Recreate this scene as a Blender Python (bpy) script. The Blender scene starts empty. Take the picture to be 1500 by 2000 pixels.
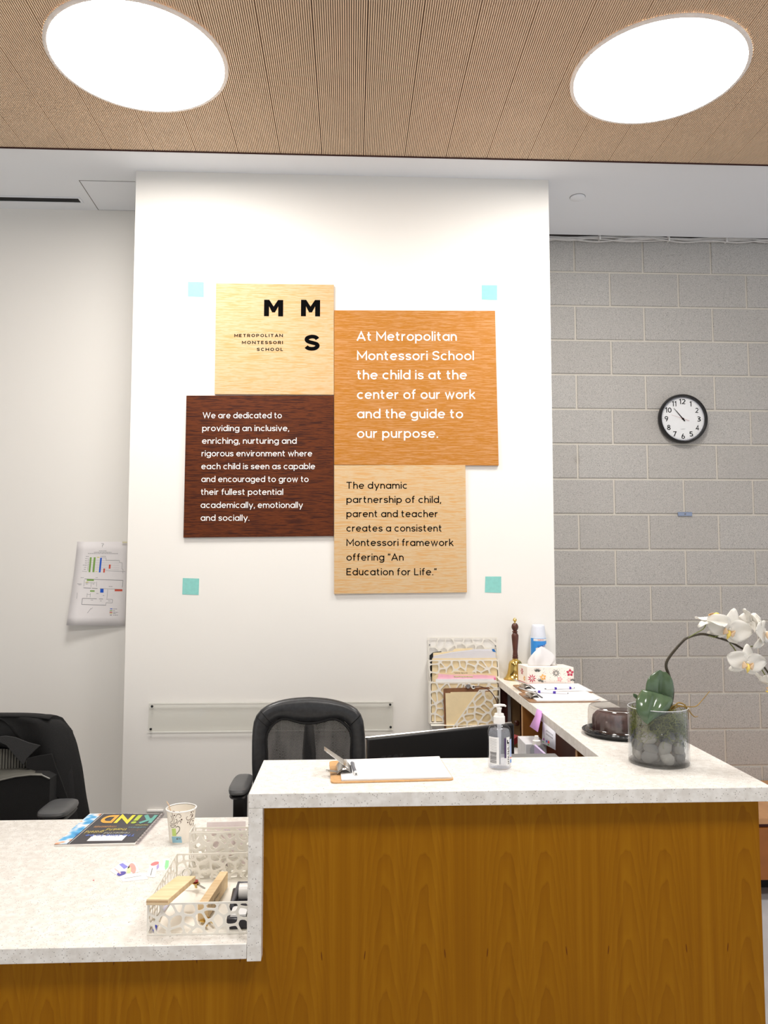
import bpy, bmesh, math, random
from mathutils import Vector as V, Matrix
from math import sin, cos, pi, radians as R

# ------------------------------------------------------------------ camera, world, exposure
S = bpy.context.scene
COL = S.collection
CAM = V((0, 0, 1.71)); F = 1500.0; YAW = R(2.5); PITCH = R(4.0)
cd = bpy.data.cameras.new('camera'); cam = bpy.data.objects.new('camera', cd); COL.objects.link(cam)
cam.location = CAM; cam.rotation_euler = (pi/2 + PITCH, 0, -YAW)
cd.sensor_fit = 'VERTICAL'; cd.sensor_height = 36; cd.lens = 36*F/2000; cd.clip_start = .05; cd.clip_end = 60
S.camera = cam
w = bpy.data.worlds.new('world'); S.world = w; w.use_nodes = True
bg = w.node_tree.nodes['Background']; bg.inputs[0].default_value = (.93, .96, 1, 1); bg.inputs[1].default_value = 0.74
S.view_settings.view_transform = 'Standard'; S.view_settings.look = 'None'
S.view_settings.exposure = 0.32; S.view_settings.gamma = 1.0; S.view_settings.use_curve_mapping = False
LAMP_STRENGTH = 29.0

# camera-ray helpers: a picture point of the photograph on a known plane gives the real place
FW = V((sin(YAW)*cos(PITCH), cos(YAW)*cos(PITCH), sin(PITCH))); RT = V((cos(YAW), -sin(YAW), 0)); UP = RT.cross(FW)
def ray(x, y): return FW + RT*((x-750)/F) - UP*((y-1000)/F)
def onz(x, y, z): d = ray(x, y); return CAM + d*((z-CAM.z)/d.z)
def ony(x, y, Y): d = ray(x, y); return CAM + d*(Y/d.y)
def onx(x, y, X): d = ray(x, y); return CAM + d*(X/d.x)

# main levels, metres
TOP, LOW = 1.144, 0.784          # transaction shelf and desk top heights
YF, YB = 1.967, 2.30             # front and back of the raised shelf
YCOL, YLEFT, YBLK = 3.92, 4.38, 4.64
CEIL = 3.762
SLAB = .036

# ------------------------------------------------------------------ helpers
def lin(c): return tuple((x/255/12.92 if x/255 <= .04045 else ((x/255+.055)/1.055)**2.4) for x in c)
class N:
    def __init__(s, name):
        s.m = bpy.data.materials.new(name); s.m.use_nodes = True; s.t = s.m.node_tree; s.b = s.t.nodes['Principled BSDF']
    def n(s, typ, **k):
        x = s.t.nodes.new(typ)
        for a, v in k.items():
            if a.startswith('i_'):
                key = a[2:]; key = int(key) if key.isdigit() else key.replace('_', ' ')
                if isinstance(v, bpy.types.NodeSocket): s.t.links.new(v, x.inputs[key])
                else: x.inputs[key].default_value = v
            else: setattr(x, a, v)
        return x
    def L(s, a, b): s.t.links.new(a, b)
    def ramp(s, fac, stops, interp='LINEAR'):
        r = s.n('ShaderNodeValToRGB'); r.color_ramp.interpolation = interp; s.L(fac, r.inputs[0]); e = r.color_ramp.elements
        while len(e) < len(stops): e.new(.5)
        for q, (p, c) in zip(e, stops): q.position = p; q.color = (c[0], c[1], c[2], 1)
        return r.outputs[0]
    def mix(s, fac, a, b, mode='MIX'):
        x = s.n('ShaderNodeMix', data_type='RGBA', blend_type=mode)
        for i, v in ((0, fac), (6, a), (7, b)):
            if isinstance(v, bpy.types.NodeSocket): s.L(v, x.inputs[i])
            else: x.inputs[i].default_value = v if i == 0 else (v[0], v[1], v[2], 1)
        return x.outputs[2]
    def math(s, op, a, b=0.0, c=0.0):
        x = s.n('ShaderNodeMath', operation=op)
        for i, v in enumerate((a, b, c)):
            if isinstance(v, bpy.types.NodeSocket): s.L(v, x.inputs[i])
            else: x.inputs[i].default_value = v
        return x.outputs[0]
    def pos(s): return s.n('ShaderNodeNewGeometry').outputs['Position']
    def mapped(s, scale, src=None):
        return s.n('ShaderNodeMapping', i_Vector=src or s.pos(), i_Scale=scale).outputs[0]
    def bump(s, h, strength=.3, dist=.001):
        b = s.n('ShaderNodeBump', i_Height=h, i_Strength=strength, i_Distance=dist); s.L(b.outputs[0], s.b.inputs['Normal'])
def mat(name, rgb, rough=.5, metal=0, spec=.5, var=.06, scale=30, bump=0, trans=0, emit=0):
    k = N(name); c = lin(rgb); k.b.inputs['Roughness'].default_value = rough; k.b.inputs['Metallic'].default_value = metal
    k.b.inputs['Specular IOR Level'].default_value = spec
    nz = k.n('ShaderNodeTexNoise', i_Vector=k.mapped((1, 1, 1)), i_Scale=scale, i_Detail=4.0)
    col = k.ramp(nz.outputs[0], [(.3, [x*(1-var) for x in c]), (.7, [min(1, x*(1+var)) for x in c])])
    k.L(col, k.b.inputs['Base Color'])
    if bump: k.bump(nz.outputs[0], bump, .002)
    if trans:
        t = k.n('ShaderNodeBsdfTranslucent', i_Color=(c[0], c[1], c[2], 1)); mx = k.n('ShaderNodeMixShader', i_0=trans)
        k.L(k.b.outputs[0], mx.inputs[1]); k.L(t.outputs[0], mx.inputs[2]); k.L(mx.outputs[0], k.t.nodes['Material Output'].inputs[0])
    if emit:
        k.b.inputs['Emission Color'].default_value = (*c, 1); k.b.inputs['Emission Strength'].default_value = emit
    return k.m
def clear(name, tint=(1, 1, 1), gl=.06, rough=.03, f0=1.45):
    k = N(name); t = k.n('ShaderNodeBsdfTransparent', i_Color=(*tint, 1)); g = k.n('ShaderNodeBsdfGlossy', i_Roughness=rough)
    fc = k.n('ShaderNodeLayerWeight', i_Blend=.5).outputs['Facing']; mx = k.n('ShaderNodeMixShader', i_0=k.math('ADD', k.math('MULTIPLY', k.math('POWER', fc, 5.0), .55), .025+gl*.3))
    nz = k.n('ShaderNodeTexNoise', i_Vector=k.mapped((1, 1, 1)), i_Scale=9.0)
    bp = k.n('ShaderNodeBump', i_Height=nz.outputs[0], i_Strength=.05, i_Distance=.01)
    k.L(bp.outputs[0], g.inputs['Normal'])
    k.L(t.outputs[0], mx.inputs[1]); k.L(g.outputs[0], mx.inputs[2]); k.L(mx.outputs[0], k.t.nodes['Material Output'].inputs[0])
    return k.m

PRINTS = {'print', 'numerals', 'ticks', 'barcode', 'swirl_print', 'bean_print', 'handwriting', 'spiral_binding'}
class MB:
    def __init__(s): s.v = []; s.f = []
    def add(s, vs, fs): o = len(s.v); s.v += [V(p) for p in vs]; s.f += [tuple(i+o for i in q) for q in fs]; return s
    def box(s, x0, x1, y0, y1, z0, z1): return s.obox(V(((x0+x1)/2, (y0+y1)/2, (z0+z1)/2)), V(((x1-x0)/2, 0, 0)), V((0, (y1-y0)/2, 0)), V((0, 0, (z1-z0)/2)))
    def obox(s, c, a, b, d):
        vs = [V(c)+V(a)*i+V(b)*j+V(d)*k for k in (-1, 1) for j in (-1, 1) for i in (-1, 1)]
        return s.add(vs, [(0, 2, 3, 1), (4, 5, 7, 6), (0, 1, 5, 4), (2, 6, 7, 3), (0, 4, 6, 2), (1, 3, 7, 5)])
    def prism(s, pts, off):
        n = len(pts); off = V(off); vs = [V(p) for p in pts]+[V(p)+off for p in pts]
        return s.add(vs, [tuple(range(n)), tuple(range(2*n-1, n-1, -1))]+[(i, i+n, (i+1) % n+n, (i+1) % n) for i in range(n)])
    def loft(s, rings, cap0=True, cap1=True, closed=False):
        n = len(rings[0]); vs = [p for r in rings for p in r]; fs = []; m = len(rings)
        for i in range(m if closed else m-1):
            for j in range(n): k = (j+1) % n; a = (i+1) % m; fs.append((i*n+j, i*n+k, a*n+k, a*n+j))
        if not closed:
            if cap0: fs.append(tuple(range(n)))
            if cap1: fs.append(tuple((m-1)*n+j for j in range(n)))
        return s.add(vs, fs)
    def lathe(s, prof, c, seg=32, X=V((1, 0, 0)), Y=V((0, 1, 0)), Z=V((0, 0, 1)), cap0=True, cap1=True, a0=0, mod=None):
        c = V(c); rings = []
        for r, z in prof: rings.append([c+X*(r*(mod(t) if mod else 1)*cos(t))+Y*(r*(mod(t) if mod else 1)*sin(t))+Z*z for t in [a0+2*pi*j/seg for j in range(seg)]])
        return s.loft(rings, cap0, cap1)
    def tube(s, pts, r, seg=8):
        pts = [V(p) for p in pts]; n = len(pts); rr = r if isinstance(r, (list, tuple)) else [r]*n; rings = []
        t0 = (pts[1]-pts[0]).normalized(); u = t0.orthogonal().normalized()
        for i, p in enumerate(pts):
            t = (pts[min(i+1, n-1)]-pts[max(i-1, 0)]).normalized(); u = (u-t*u.dot(t)).normalized(); w_ = t.cross(u)
            rings.append([p+(u*cos(a)+w_*sin(a))*rr[i] for a in [2*pi*j/seg for j in range(seg)]])
        return s.loft(rings)
    def blob(s, c, hx, hy, hz, e=1.0, seg=20, rows=12, Mx=None, e2=None):
        c = V(c); rings = []; e2 = e if e2 is None else e2
        pw = lambda x, q: math.copysign(abs(x)**q, x)
        for i in range(1, rows):
            ph = -pi/2+pi*i/rows; ring = []
            for j in range(seg):
                t = 2*pi*j/seg; p = V((hx*pw(cos(ph), e2)*pw(cos(t), e), hy*pw(cos(ph), e2)*pw(sin(t), e), hz*pw(sin(ph), e2)))
                ring.append(c+(Mx @ p if Mx else p))
            rings.append(ring)
        return s.loft(rings)
    def grid(s, fn, nu, nv):
        vs = [fn(i/nu, j/nv) for i in range(nu+1) for j in range(nv+1)]
        return s.add(vs, [(i*(nv+1)+j, (i+1)*(nv+1)+j, (i+1)*(nv+1)+j+1, i*(nv+1)+j+1) for i in range(nu) for j in range(nv)])
    def build(s, name, m, parent=None, bevel=0, solid=0, smooth=40, sub=0):
        me = bpy.data.meshes.new(name); off = parent.matrix_basis.translation if parent else V((0, 0, 0))
        p = parent
        while p is not None and p.parent is not None: p = p.parent; off = off+p.matrix_basis.translation
        if parent is None and s.v:
            lo = V([min(q[i] for q in s.v) for i in range(3)]); hi = V([max(q[i] for q in s.v) for i in range(3)]); off = V(((lo.x+hi.x)/2, (lo.y+hi.y)/2, lo.z))
        me.from_pydata([tuple(q-off) for q in s.v], [], s.f)
        bm = bmesh.new(); bm.from_mesh(me); bmesh.ops.recalc_face_normals(bm, faces=bm.faces); bm.to_mesh(me); bm.free()
        me.materials.append(m)
        kind = 'stuff' if name in PRINTS else None
        if smooth: me.shade_smooth(); me.set_sharp_from_angle(angle=R(smooth))
        o = bpy.data.objects.new(name, me); COL.objects.link(o)
        if kind: o['kind'] = kind
        if parent: o.parent = parent
        else: o.location = off
        if solid: q = o.modifiers.new('solid', 'SOLIDIFY'); q.thickness = solid; q.offset = 0
        if bevel: q = o.modifiers.new('bevel', 'BEVEL'); q.width = bevel; q.segments = 2; q.limit_method = 'ANGLE'; q.angle_limit = R(40)
        if sub: q = o.modifiers.new('sub', 'SUBSURF'); q.levels = sub; q.render_levels = sub
        return o
def tag(o, label=None, cat=None, group=None, kind=None):
    if label: o['label'] = label
    if cat: o['category'] = cat
    if group: o['group'] = group
    if kind: o['kind'] = kind
    return o
def thing(name, label, cat, loc, group=None):
    o = bpy.data.objects.new(name, None); o.empty_display_size = .05; COL.objects.link(o); o.location = V(loc); return tag(o, label, cat, group)
def struct(o, label, cat): return tag(o, label, cat, kind='structure')
def spline(pts, n=8):
    pts = [V(p) for p in pts]; out = []
    for i in range(len(pts)-1):
        a = pts[max(i-1, 0)]; b = pts[i]; c = pts[i+1]; d = pts[min(i+2, len(pts)-1)]
        for k in range(n):
            t = k/n; out.append(.5*((2*b)+(c-a)*t+(2*a-5*b+4*c-d)*t*t+(3*b-a-3*c+d)*t**3))
    return out+[pts[-1]]

def arc(cx, cy, rx, ry, a0, a1, n=14): return [(cx+rx*cos(R(a0+(a1-a0)*i/n)), cy+ry*sin(R(a0+(a1-a0)*i/n))) for i in range(n+1)]
def sp2(pts, n=5): return [(q.x, q.y) for q in spline([V((x, y, 0)) for x, y in pts], n)]
def stroke_glyph(c, w):
    """centre lines of a plain geometric sans; cap height .70, x-height .50"""
    h = w/2; X = .5-h; C = .70-h; rx = .262-h; ry = .257-h; cy = .25; d = 2*rx; el = arc(rx, cy, rx, ry, 0, 360, 24); a = .222-h; ar = lambda x0: arc(x0+a, .27, a, .505-h-.27, 180, 0, 12)+[(x0+2*a, 0)]
    Sf = lambda w_, H, y0: sp2([(w_, H*.80+y0), (w_*.82, H*.95+y0), (w_*.48, H+y0), (w_*.10, H*.90+y0), (w_*.03, H*.72+y0), (w_*.22, H*.57+y0), (w_*.55, H*.49+y0), (w_*.92, H*.38+y0), (w_*.99, H*.20+y0), (w_*.78, H*.04+y0), (w_*.45, y0), (w_*.15, H*.05+y0), (-w_*.03, H*.18+y0)])
    G = {
     'a': (d, [el, [(d, .5), (d, 0)]]), 'b': (d, [el, [(0, .72), (0, 0)]]), 'd': (d, [el, [(d, .72), (d, 0)]]), 'p': (d, [el, [(0, .5), (0, -.2)]]), 'q': (d, [el, [(d, .5), (d, -.2)]]),
     'o': (d, [el]), 'c': (d*.9, [arc(rx, cy, rx, ry, 48, 312, 18)]), 'e': (d, [[(0, cy+.01), (d, cy+.01)], arc(rx, cy, rx, ry, 2, 318, 22)]),
     'g': (d, [el, [(d, .5), (d, -.02)]+arc(rx, -.02, rx, .18-h, 0, -150, 12)]), 'n': (2*a, [[(0, .5), (0, 0)], ar(0)]), 'h': (2*a, [[(0, .72), (0, 0)], ar(0)]), 'm': (4*a*.92, [[(0, .5), (0, 0)], [(x*.92, y) for x, y in ar(0)], [(2*a*.92+x*.92, y) for x, y in ar(0)]]),
     'u': (2*a, [[(2*a, .5), (2*a, 0)], [(0, .5)]+arc(a, .23, a, .23+.005-h, 180, 360, 12)]), 'r': (.21, [[(0, .5), (0, 0)], arc(.20, .27, .20, .505-h-.27, 180, 82, 8)]), 'l': (0, [[(0, .72), (0, 0)]]), 'i': (0, [[(0, .5), (0, 0)], ('dot', 0, .65)]),
     'j': (.05, [[(.05, .5), (.05, -.1)]+arc(-.03, -.1, .08, .09, 0, -90, 5), ('dot', .05, .65)]), 't': (.24, [[(.07, .66), (.07, .15)]+arc(.19, .15, .12, .155-h, 180, 290, 8), [(-.04, X), (.23, X)]]), 'f': (.22, [[(.07, 0), (.07, .56)]+arc(.20, .56, .13, .165-h, 180, 75, 8), [(-.04, X), (.22, X)]]),
     'k': (.35, [[(0, .72), (0, 0)], [(.33, .5), (.02, .22)], [(.11, .30), (.36, 0)]]), 's': (.32, [Sf(.32, .5-w, h)]), 'v': (.40, [[(0, .5), (.20, h*.6), (.40, .5)]]), 'w': (.62, [[(0, .5), (.16, h*.6), (.31, .48), (.46, h*.6), (.62, .5)]]), 'x': (.38, [[(0, .5), (.38, 0)], [(.38, .5), (0, 0)]]),
     'y': (.42, [[(0, .5), (.21, .02)], [(.42, .5), (.13, -.2)]]), 'z': (.36, [[(0, X), (.35, X), (0, h), (.36, h)]]),
     'A': (.58, [[(0, 0), (.29, C+h*.3), (.58, 0)], [(.10, .21), (.48, .21)]]), 'M': (.62, [[(0, 0), (0, C), (.31, .20), (.62, C), (.62, 0)]]), 'E': (.40, [[(.41, C), (0, C), (0, h), (.41, h)], [(0, .36), (.37, .36)]]), 'T': (.52, [[(0, C), (.52, C)], [(.26, C), (.26, 0)]]),
     'W': (.88, [[(0, .70), (.22, h), (.44, .66), (.66, h), (.88, .70)]]), 'O': (.66, [arc(.33, .35, .355-h, .355-h, 0, 360, 28)]), 'P': (.44, [[(0, 0), (0, C), (.24, C)]+arc(.24, (C+.29)/2, .19, (C-.29)/2, 90, -90, 10)+[(0, .29)]]), 'L': (.37, [[(0, .70), (0, h), (.38, h)]]), 'I': (0, [[(0, .70), (0, 0)]]),
     'N': (.54, [[(0, 0), (0, C), (.54, h), (.54, .70)]]), 'S': (.42, [Sf(.42, .70-w, h)]), 'R': (.46, [[(0, 0), (0, C), (.25, C)]+arc(.25, (C+.30)/2, .18, (C-.30)/2, 90, -90, 10)+[(0, .30)], [(.25, .30), (.46, 0)]]), 'C': (.58, [arc(.33, .35, .355-h, .355-h, 45, 315, 20)]), 'H': (.54, [[(0, 0), (0, .7)], [(.54, 0), (.54, .7)], [(0, .36), (.54, .36)]]),
     'K': (.46, [[(0, 0), (0, .7)], [(.45, .7), (.03, .32)], [(.16, .43), (.48, 0)]]), 'D': (.54, [[(0, h), (0, C), (.22, C)]+arc(.22, .35, .32, C-.35, 90, -90, 14)+[(0, h)]]), 'V': (.58, [[(0, .7), (.29, h*.5), (.58, .7)]]), 'F': (.38, [[(.40, C), (0, C), (0, 0)], [(0, .35), (.35, .35)]]), 'G': (.6, [arc(.33, .35, .355-h, .355-h, 45, 350, 22), [(.36, .33), (.65, .33)]]), 'U': (.5, [[(0, .7), (0, .25)]+arc(.25, .25, .25, .25-h, 180, 360, 14)+[(.5, .7)]]),
     '1': (.17, [[(0, .56), (.16, C+h*.4), (.16, 0)]]), '2': (.36, [arc(.18, .50, .17, .20-h, 165, 0, 10)+sp2([(.35, .48), (.30, .36), (.02, h+.01)])+[(.0, h), (.37, h)]]), '3': (.35, [arc(.15, .525, .17, .175-h, 130, -90, 12)+arc(.15, .19, .20, .195-h, 90, -130, 12)]), '4': (.42, [[(.30, 0), (.30, C), (0, .18), (.42, .18)]]),
     '5': (.35, [[(.32, C), (.05, C), (.03, .40)]+arc(.14, .225, .20, .225-h, 110, -135, 14)]), '6': (.37, [arc(.185, .22, .185, .225-h, 0, 360, 20), sp2([(.01, .26), (.08, .48), (.22, .70)])]), '7': (.36, [[(0, C), (.36, C), (.11, 0)]]), '8': (.38, [arc(.19, .52, .15, .18-h, 0, 360, 18), arc(.19, .195, .19, .20-h, 0, 360, 20)]),
     '9': (.37, [arc(.185, .48, .185, .225-h, 0, 360, 20), sp2([(.36, .44), (.29, .22), (.15, 0)])]), '0': (.38, [arc(.19, .35, .19, .355-h, 0, 360, 24)]),
     '.': (.0, [('dot', 0, .05)]), ',': (.02, [[(.03, .09), (-.02, -.10)]]), '\u201c': (.14, [[(0, .52), (.03, .70)], [(.13, .52), (.16, .70)]]), '\u201d': (.14, [[(0, .52), (.03, .70)], [(.13, .52), (.16, .70)]]), ' ': (.16, [])}
    return G.get(c)
def glyphs(txt, bold=0.0, spacing=1.0):
    """bold is the stroke weight in ems"""
    w = bold or .075; h = w/2; x = 0; vs = []; fs = []; lvl = 0
    def disc(px, py, r, n=10):
        o = len(vs); vs.extend(V((px+r*cos(2*pi*k/n), py+r*sin(2*pi*k/n), 0)) for k in range(n)); fs.append(tuple(range(o, o+n)))
    for ch in txt:
        g = stroke_glyph(ch, w)
        if g is None: x += .3; continue
        if ch == ' ': x += .25*spacing; continue
        x += h; straight = ch in 'bhiklmnprtuBDEFHIKLMNPRU1'
        for pl in g[1]:
            if pl[0] == 'dot': disc(x+pl[1], pl[2], max(h*1.15, .052)); continue
            m = len(pl); closed = m > 3 and math.hypot(pl[0][0]-pl[-1][0], pl[0][1]-pl[-1][1]) < 1e-6
            pp_ = [p_ for i, p_ in enumerate(pl) if i == 0 or math.hypot(p_[0]-pl[i-1][0], p_[1]-pl[i-1][1]) > 1e-6]
            if closed: pp_ = pp_[:-1]
            m = len(pp_); o = len(vs); lvl += 1
            for i in range(m):
                a_ = pp_[i-1] if (i or closed) else None; b_ = pp_[i]; c_ = pp_[(i+1) % m] if (i < m-1 or closed) else None
                ns = []
                for p_, q_ in ((a_, b_), (b_, c_)):
                    if p_ is None or q_ is None: continue
                    l = math.hypot(q_[0]-p_[0], q_[1]-p_[1]); ns.append((-(q_[1]-p_[1])/l, (q_[0]-p_[0])/l))
                if len(ns) == 1: mx, my = ns[0]; k = h
                else:
                    mx, my = ns[0][0]+ns[1][0], ns[0][1]+ns[1][1]; l = math.hypot(mx, my) or 1e-6; mx /= l; my /= l; k = h/max(.42, mx*ns[0][0]+my*ns[0][1])
                vs.append(V((x+b_[0]+mx*k, b_[1]+my*k, lvl % 5))); vs.append(V((x+b_[0]-mx*k, b_[1]-my*k, lvl % 5)))
            for i in range(m if closed else m-1):
                k = (i+1) % m; fs.append((o+2*i, o+2*k, o+2*k+1, o+2*i+1))
        x += g[0]+h+.085*spacing
    return vs, fs
CAP = .70
def lettering(txt, O, U, Wv, width, cap, m, parent, bold=0.0, spacing=1.0, lift=.0004, name='lettering', mb=None, fit=True):
    """text starting at O along unit U, up along Wv; width and cap height in metres"""
    vs, fs = glyphs(txt, bold, spacing)
    x0 = min(v.x for v in vs); x1 = max(v.x for v in vs); sy = cap/CAP; sx = width/(x1-x0) if fit else sy
    U = V(U).normalized(); Wv = V(Wv).normalized(); Nn = U.cross(Wv)
    b = mb or MB(); b.add([V(O)+U*((v.x-x0)*sx)+Wv*(v.y*sy)+Nn*(lift*(1+.12*v.z)) for v in vs], fs)
    if mb: return mb
    return tag(b.build(name, m, parent, smooth=0), kind='stuff')
def wall_text(txt, xl, xr, yb, cap_px, Y, m, parent, bold=0.0, spacing=1.0, mb=None):
    a = ony(xl, yb, Y); b = ony(xr, yb, Y); s = Y/F
    return lettering(txt, a, (b-a).normalized(), (0, 0, 1), (b-a).length, cap_px*s, m, parent, bold, spacing, mb=mb)

def clip(poly, p, n):
    out = []
    for i in range(len(poly)):
        a = poly[i]; b = poly[(i+1) % len(poly)]; da = (a[0]-p[0])*n[0]+(a[1]-p[1])*n[1]; db = (b[0]-p[0])*n[0]+(b[1]-p[1])*n[1]
        if da <= 0: out.append(a)
        if da*db < 0: t = da/(da-db); out.append((a[0]+(b[0]-a[0])*t, a[1]+(b[1]-a[1])*t))
    return out
def lattice(mb, O, U, W, poly, n, strut, th, seed=1, frame=.004):
    """a sheet with rounded irregular holes: poly (convex, metres) in the plane O + u*U + w*W"""
    rg = random.Random(seed); O = V(O); U = V(U).normalized(); W = V(W).normalized(); Nn = U.cross(W)
    xs = [p[0] for p in poly]; ys = [p[1] for p in poly]; wd = max(xs)-min(xs); ht = max(ys)-min(ys)
    ar = wd*ht/n; d = math.sqrt(ar); seeds = []
    nx = max(1, round(wd/d)); ny = max(1, round(ht/d))
    for i in range(nx):
        for j in range(ny): seeds.append((min(xs)+wd*(i+.5+rg.uniform(-.5, .5))/nx, min(ys)+ht*(j+.5+rg.uniform(-.5, .5))/ny))
    for a in seeds:
        cell = list(poly)
        for b in seeds:
            if b is a or not cell: continue
            cell = clip(cell, ((a[0]+b[0])/2, (a[1]+b[1])/2), (b[0]-a[0], b[1]-a[1]))
        if len(cell) < 3: continue
        A = 0; cx = cy = 0
        for i in range(len(cell)):
            p, q = cell[i], cell[(i+1) % len(cell)]; k = p[0]*q[1]-q[0]*p[1]; A += k; cx += (p[0]+q[0])*k; cy += (p[1]+q[1])*k
        if abs(A) < 1e-7: continue
        cx /= 3*A; cy /= 3*A
        ang = sorted([math.atan2(p[1]-cy, p[0]-cx) % (2*pi) for p in cell]+[2*pi*k/14 for k in range(14)])
        ang = [t for i, t in enumerate(ang) if i == 0 or t-ang[i-1] > 1e-3]
        eds = []
        for i in range(len(cell)):
            p, q = cell[i], cell[(i+1) % len(cell)]; ex, ey = q[0]-p[0], q[1]-p[1]; l = math.hypot(ex, ey)
            if l < 1e-6: continue
            nx_, ny_ = ey/l, -ex/l; dist = (p[0]-cx)*nx_+(p[1]-cy)*ny_
            if dist < 0: nx_, ny_, dist = -nx_, -ny_, -dist
            onb = any(abs((p[0]-a_[0])*(b_[1]-a_[1])-(p[1]-a_[1])*(b_[0]-a_[0])) < 1e-6 and abs((q[0]-a_[0])*(b_[1]-a_[1])-(q[1]-a_[1])*(b_[0]-a_[0])) < 1e-6
                      for a_, b_ in [(poly[k], poly[(k+1) % len(poly)]) for k in range(len(poly))])
            eds.append((nx_, ny_, dist, frame if onb else strut/2))
        ro = []; ri = []; ok = True
        for t in ang:
            c_, s_ = cos(t), sin(t); o_ = 1e9; acc = 0
            for nx_, ny_, dist, df in eds:
                k = nx_*c_+ny_*s_
                if k > 1e-4:
                    o_ = min(o_, dist/k); z = dist-df
                    if z <= 1e-4: ok = False; z = 1e-4
                    acc += (k/z)**6
            ro.append(o_); ri.append(min(acc**(-1/6), o_*.97))
        P2 = lambda r, t, h: O+U*(cx+r*cos(t))+W*(cy+r*sin(t))+Nn*h
        k = len(ang); vs = []
        for h in (th/2, -th/2):
            vs += [P2(ro[i], ang[i], h) for i in range(k)]+[P2(ri[i] if ok else 0.0003, ang[i], h) for i in range(k)]
        fs = []
        for i in range(k):
            j = (i+1) % k
            fs += [(i, j, k+j, k+i), (2*k+i, 3*k+i, 3*k+j, 2*k+j), (k+i, k+j, 3*k+j, 3*k+i)]
        mb.add(vs, fs)
    m = len(poly); vs = [O+U*p[0]+W*p[1]+Nn*h for h in (th/2, -th/2) for p in poly]
    mb.add(vs, [(i, (i+1) % m, m+(i+1) % m, m+i) for i in range(m)])
    return mb

def sheet(name, quad, th, m, parent=None, nudge=V((0, 0, 0)), off=(0, 0, 1), bevel=0):
    q = [V(p)+nudge for p in quad]; return MB().prism(q, V(off)*th).build(name, m, parent, bevel=bevel, smooth=0)

# ------------------------------------------------------------------ materials
def wallmat(name, rgb):
    k = N(name); c = lin(rgb); nz = k.n('ShaderNodeTexNoise', i_Vector=k.pos(), i_Scale=260.0, i_Detail=3.0)
    n2 = k.n('ShaderNodeTexNoise', i_Vector=k.pos(), i_Scale=1.3, i_Detail=2.0)
    k.L(k.ramp(n2.outputs[0], [(.3, [x*.985 for x in c]), (.7, c)]), k.b.inputs['Base Color']); k.b.inputs['Roughness'].default_value = .55
    k.b.inputs['Specular IOR Level'].default_value = .25; k.bump(nz.outputs[0], .12, .0006); return k.m
M_wall = wallmat('painted_wall', (243, 240, 234)); M_ceil = wallmat('painted_ceiling', (243, 245, 249))
def quartz():
    k = N('speckled_quartz'); p = k.mapped((1, 1, 1))
    wp = k.n('ShaderNodeVectorMath', operation='ADD', i_0=p, i_1=k.n('ShaderNodeVectorMath', operation='SCALE', i_0=k.n('ShaderNodeTexNoise', i_Vector=p, i_Scale=130.0).outputs['Color'], i_Scale=.012).outputs[0]).outputs[0]
    n1 = k.n('ShaderNodeTexVoronoi', i_Vector=wp, i_Scale=120.0, i_Randomness=1.0); n2 = k.n('ShaderNodeTexNoise', i_Vector=p, i_Scale=48.0, i_Detail=3.0)
    n3 = k.n('ShaderNodeTexVoronoi', i_Vector=p, i_Scale=260.0)
    base = k.ramp(n2.outputs[0], [(.35, lin((224, 219, 211))), (.65, lin((240, 237, 231)))])
    cell = k.math('GREATER_THAN', n1.outputs['Color'], .5)
    r1 = k.n('ShaderNodeSeparateColor', i_Color=n1.outputs['Color'])
    m1 = k.math('MULTIPLY', k.math('GREATER_THAN', r1.outputs[0], .86), k.math('LESS_THAN', n1.outputs['Distance'], k.math('MULTIPLY', n2.outputs[0], .40)))
    dark = k.mix(r1.outputs[1], lin((150, 143, 134)), lin((206, 200, 190)))
    c1 = k.mix(m1, base, dark)
    r3 = k.n('ShaderNodeSeparateColor', i_Color=n3.outputs['Color'])
    m3 = k.math('MULTIPLY', k.math('GREATER_THAN', r3.outputs[0], .86), k.math('LESS_THAN', n3.outputs['Distance'], .35))
    k.L(k.mix(m3, c1, lin((178, 172, 165))), k.b.inputs['Base Color']); k.b.inputs['Roughness'].default_value = .33; return k.m
M_quartz = quartz()
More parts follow.
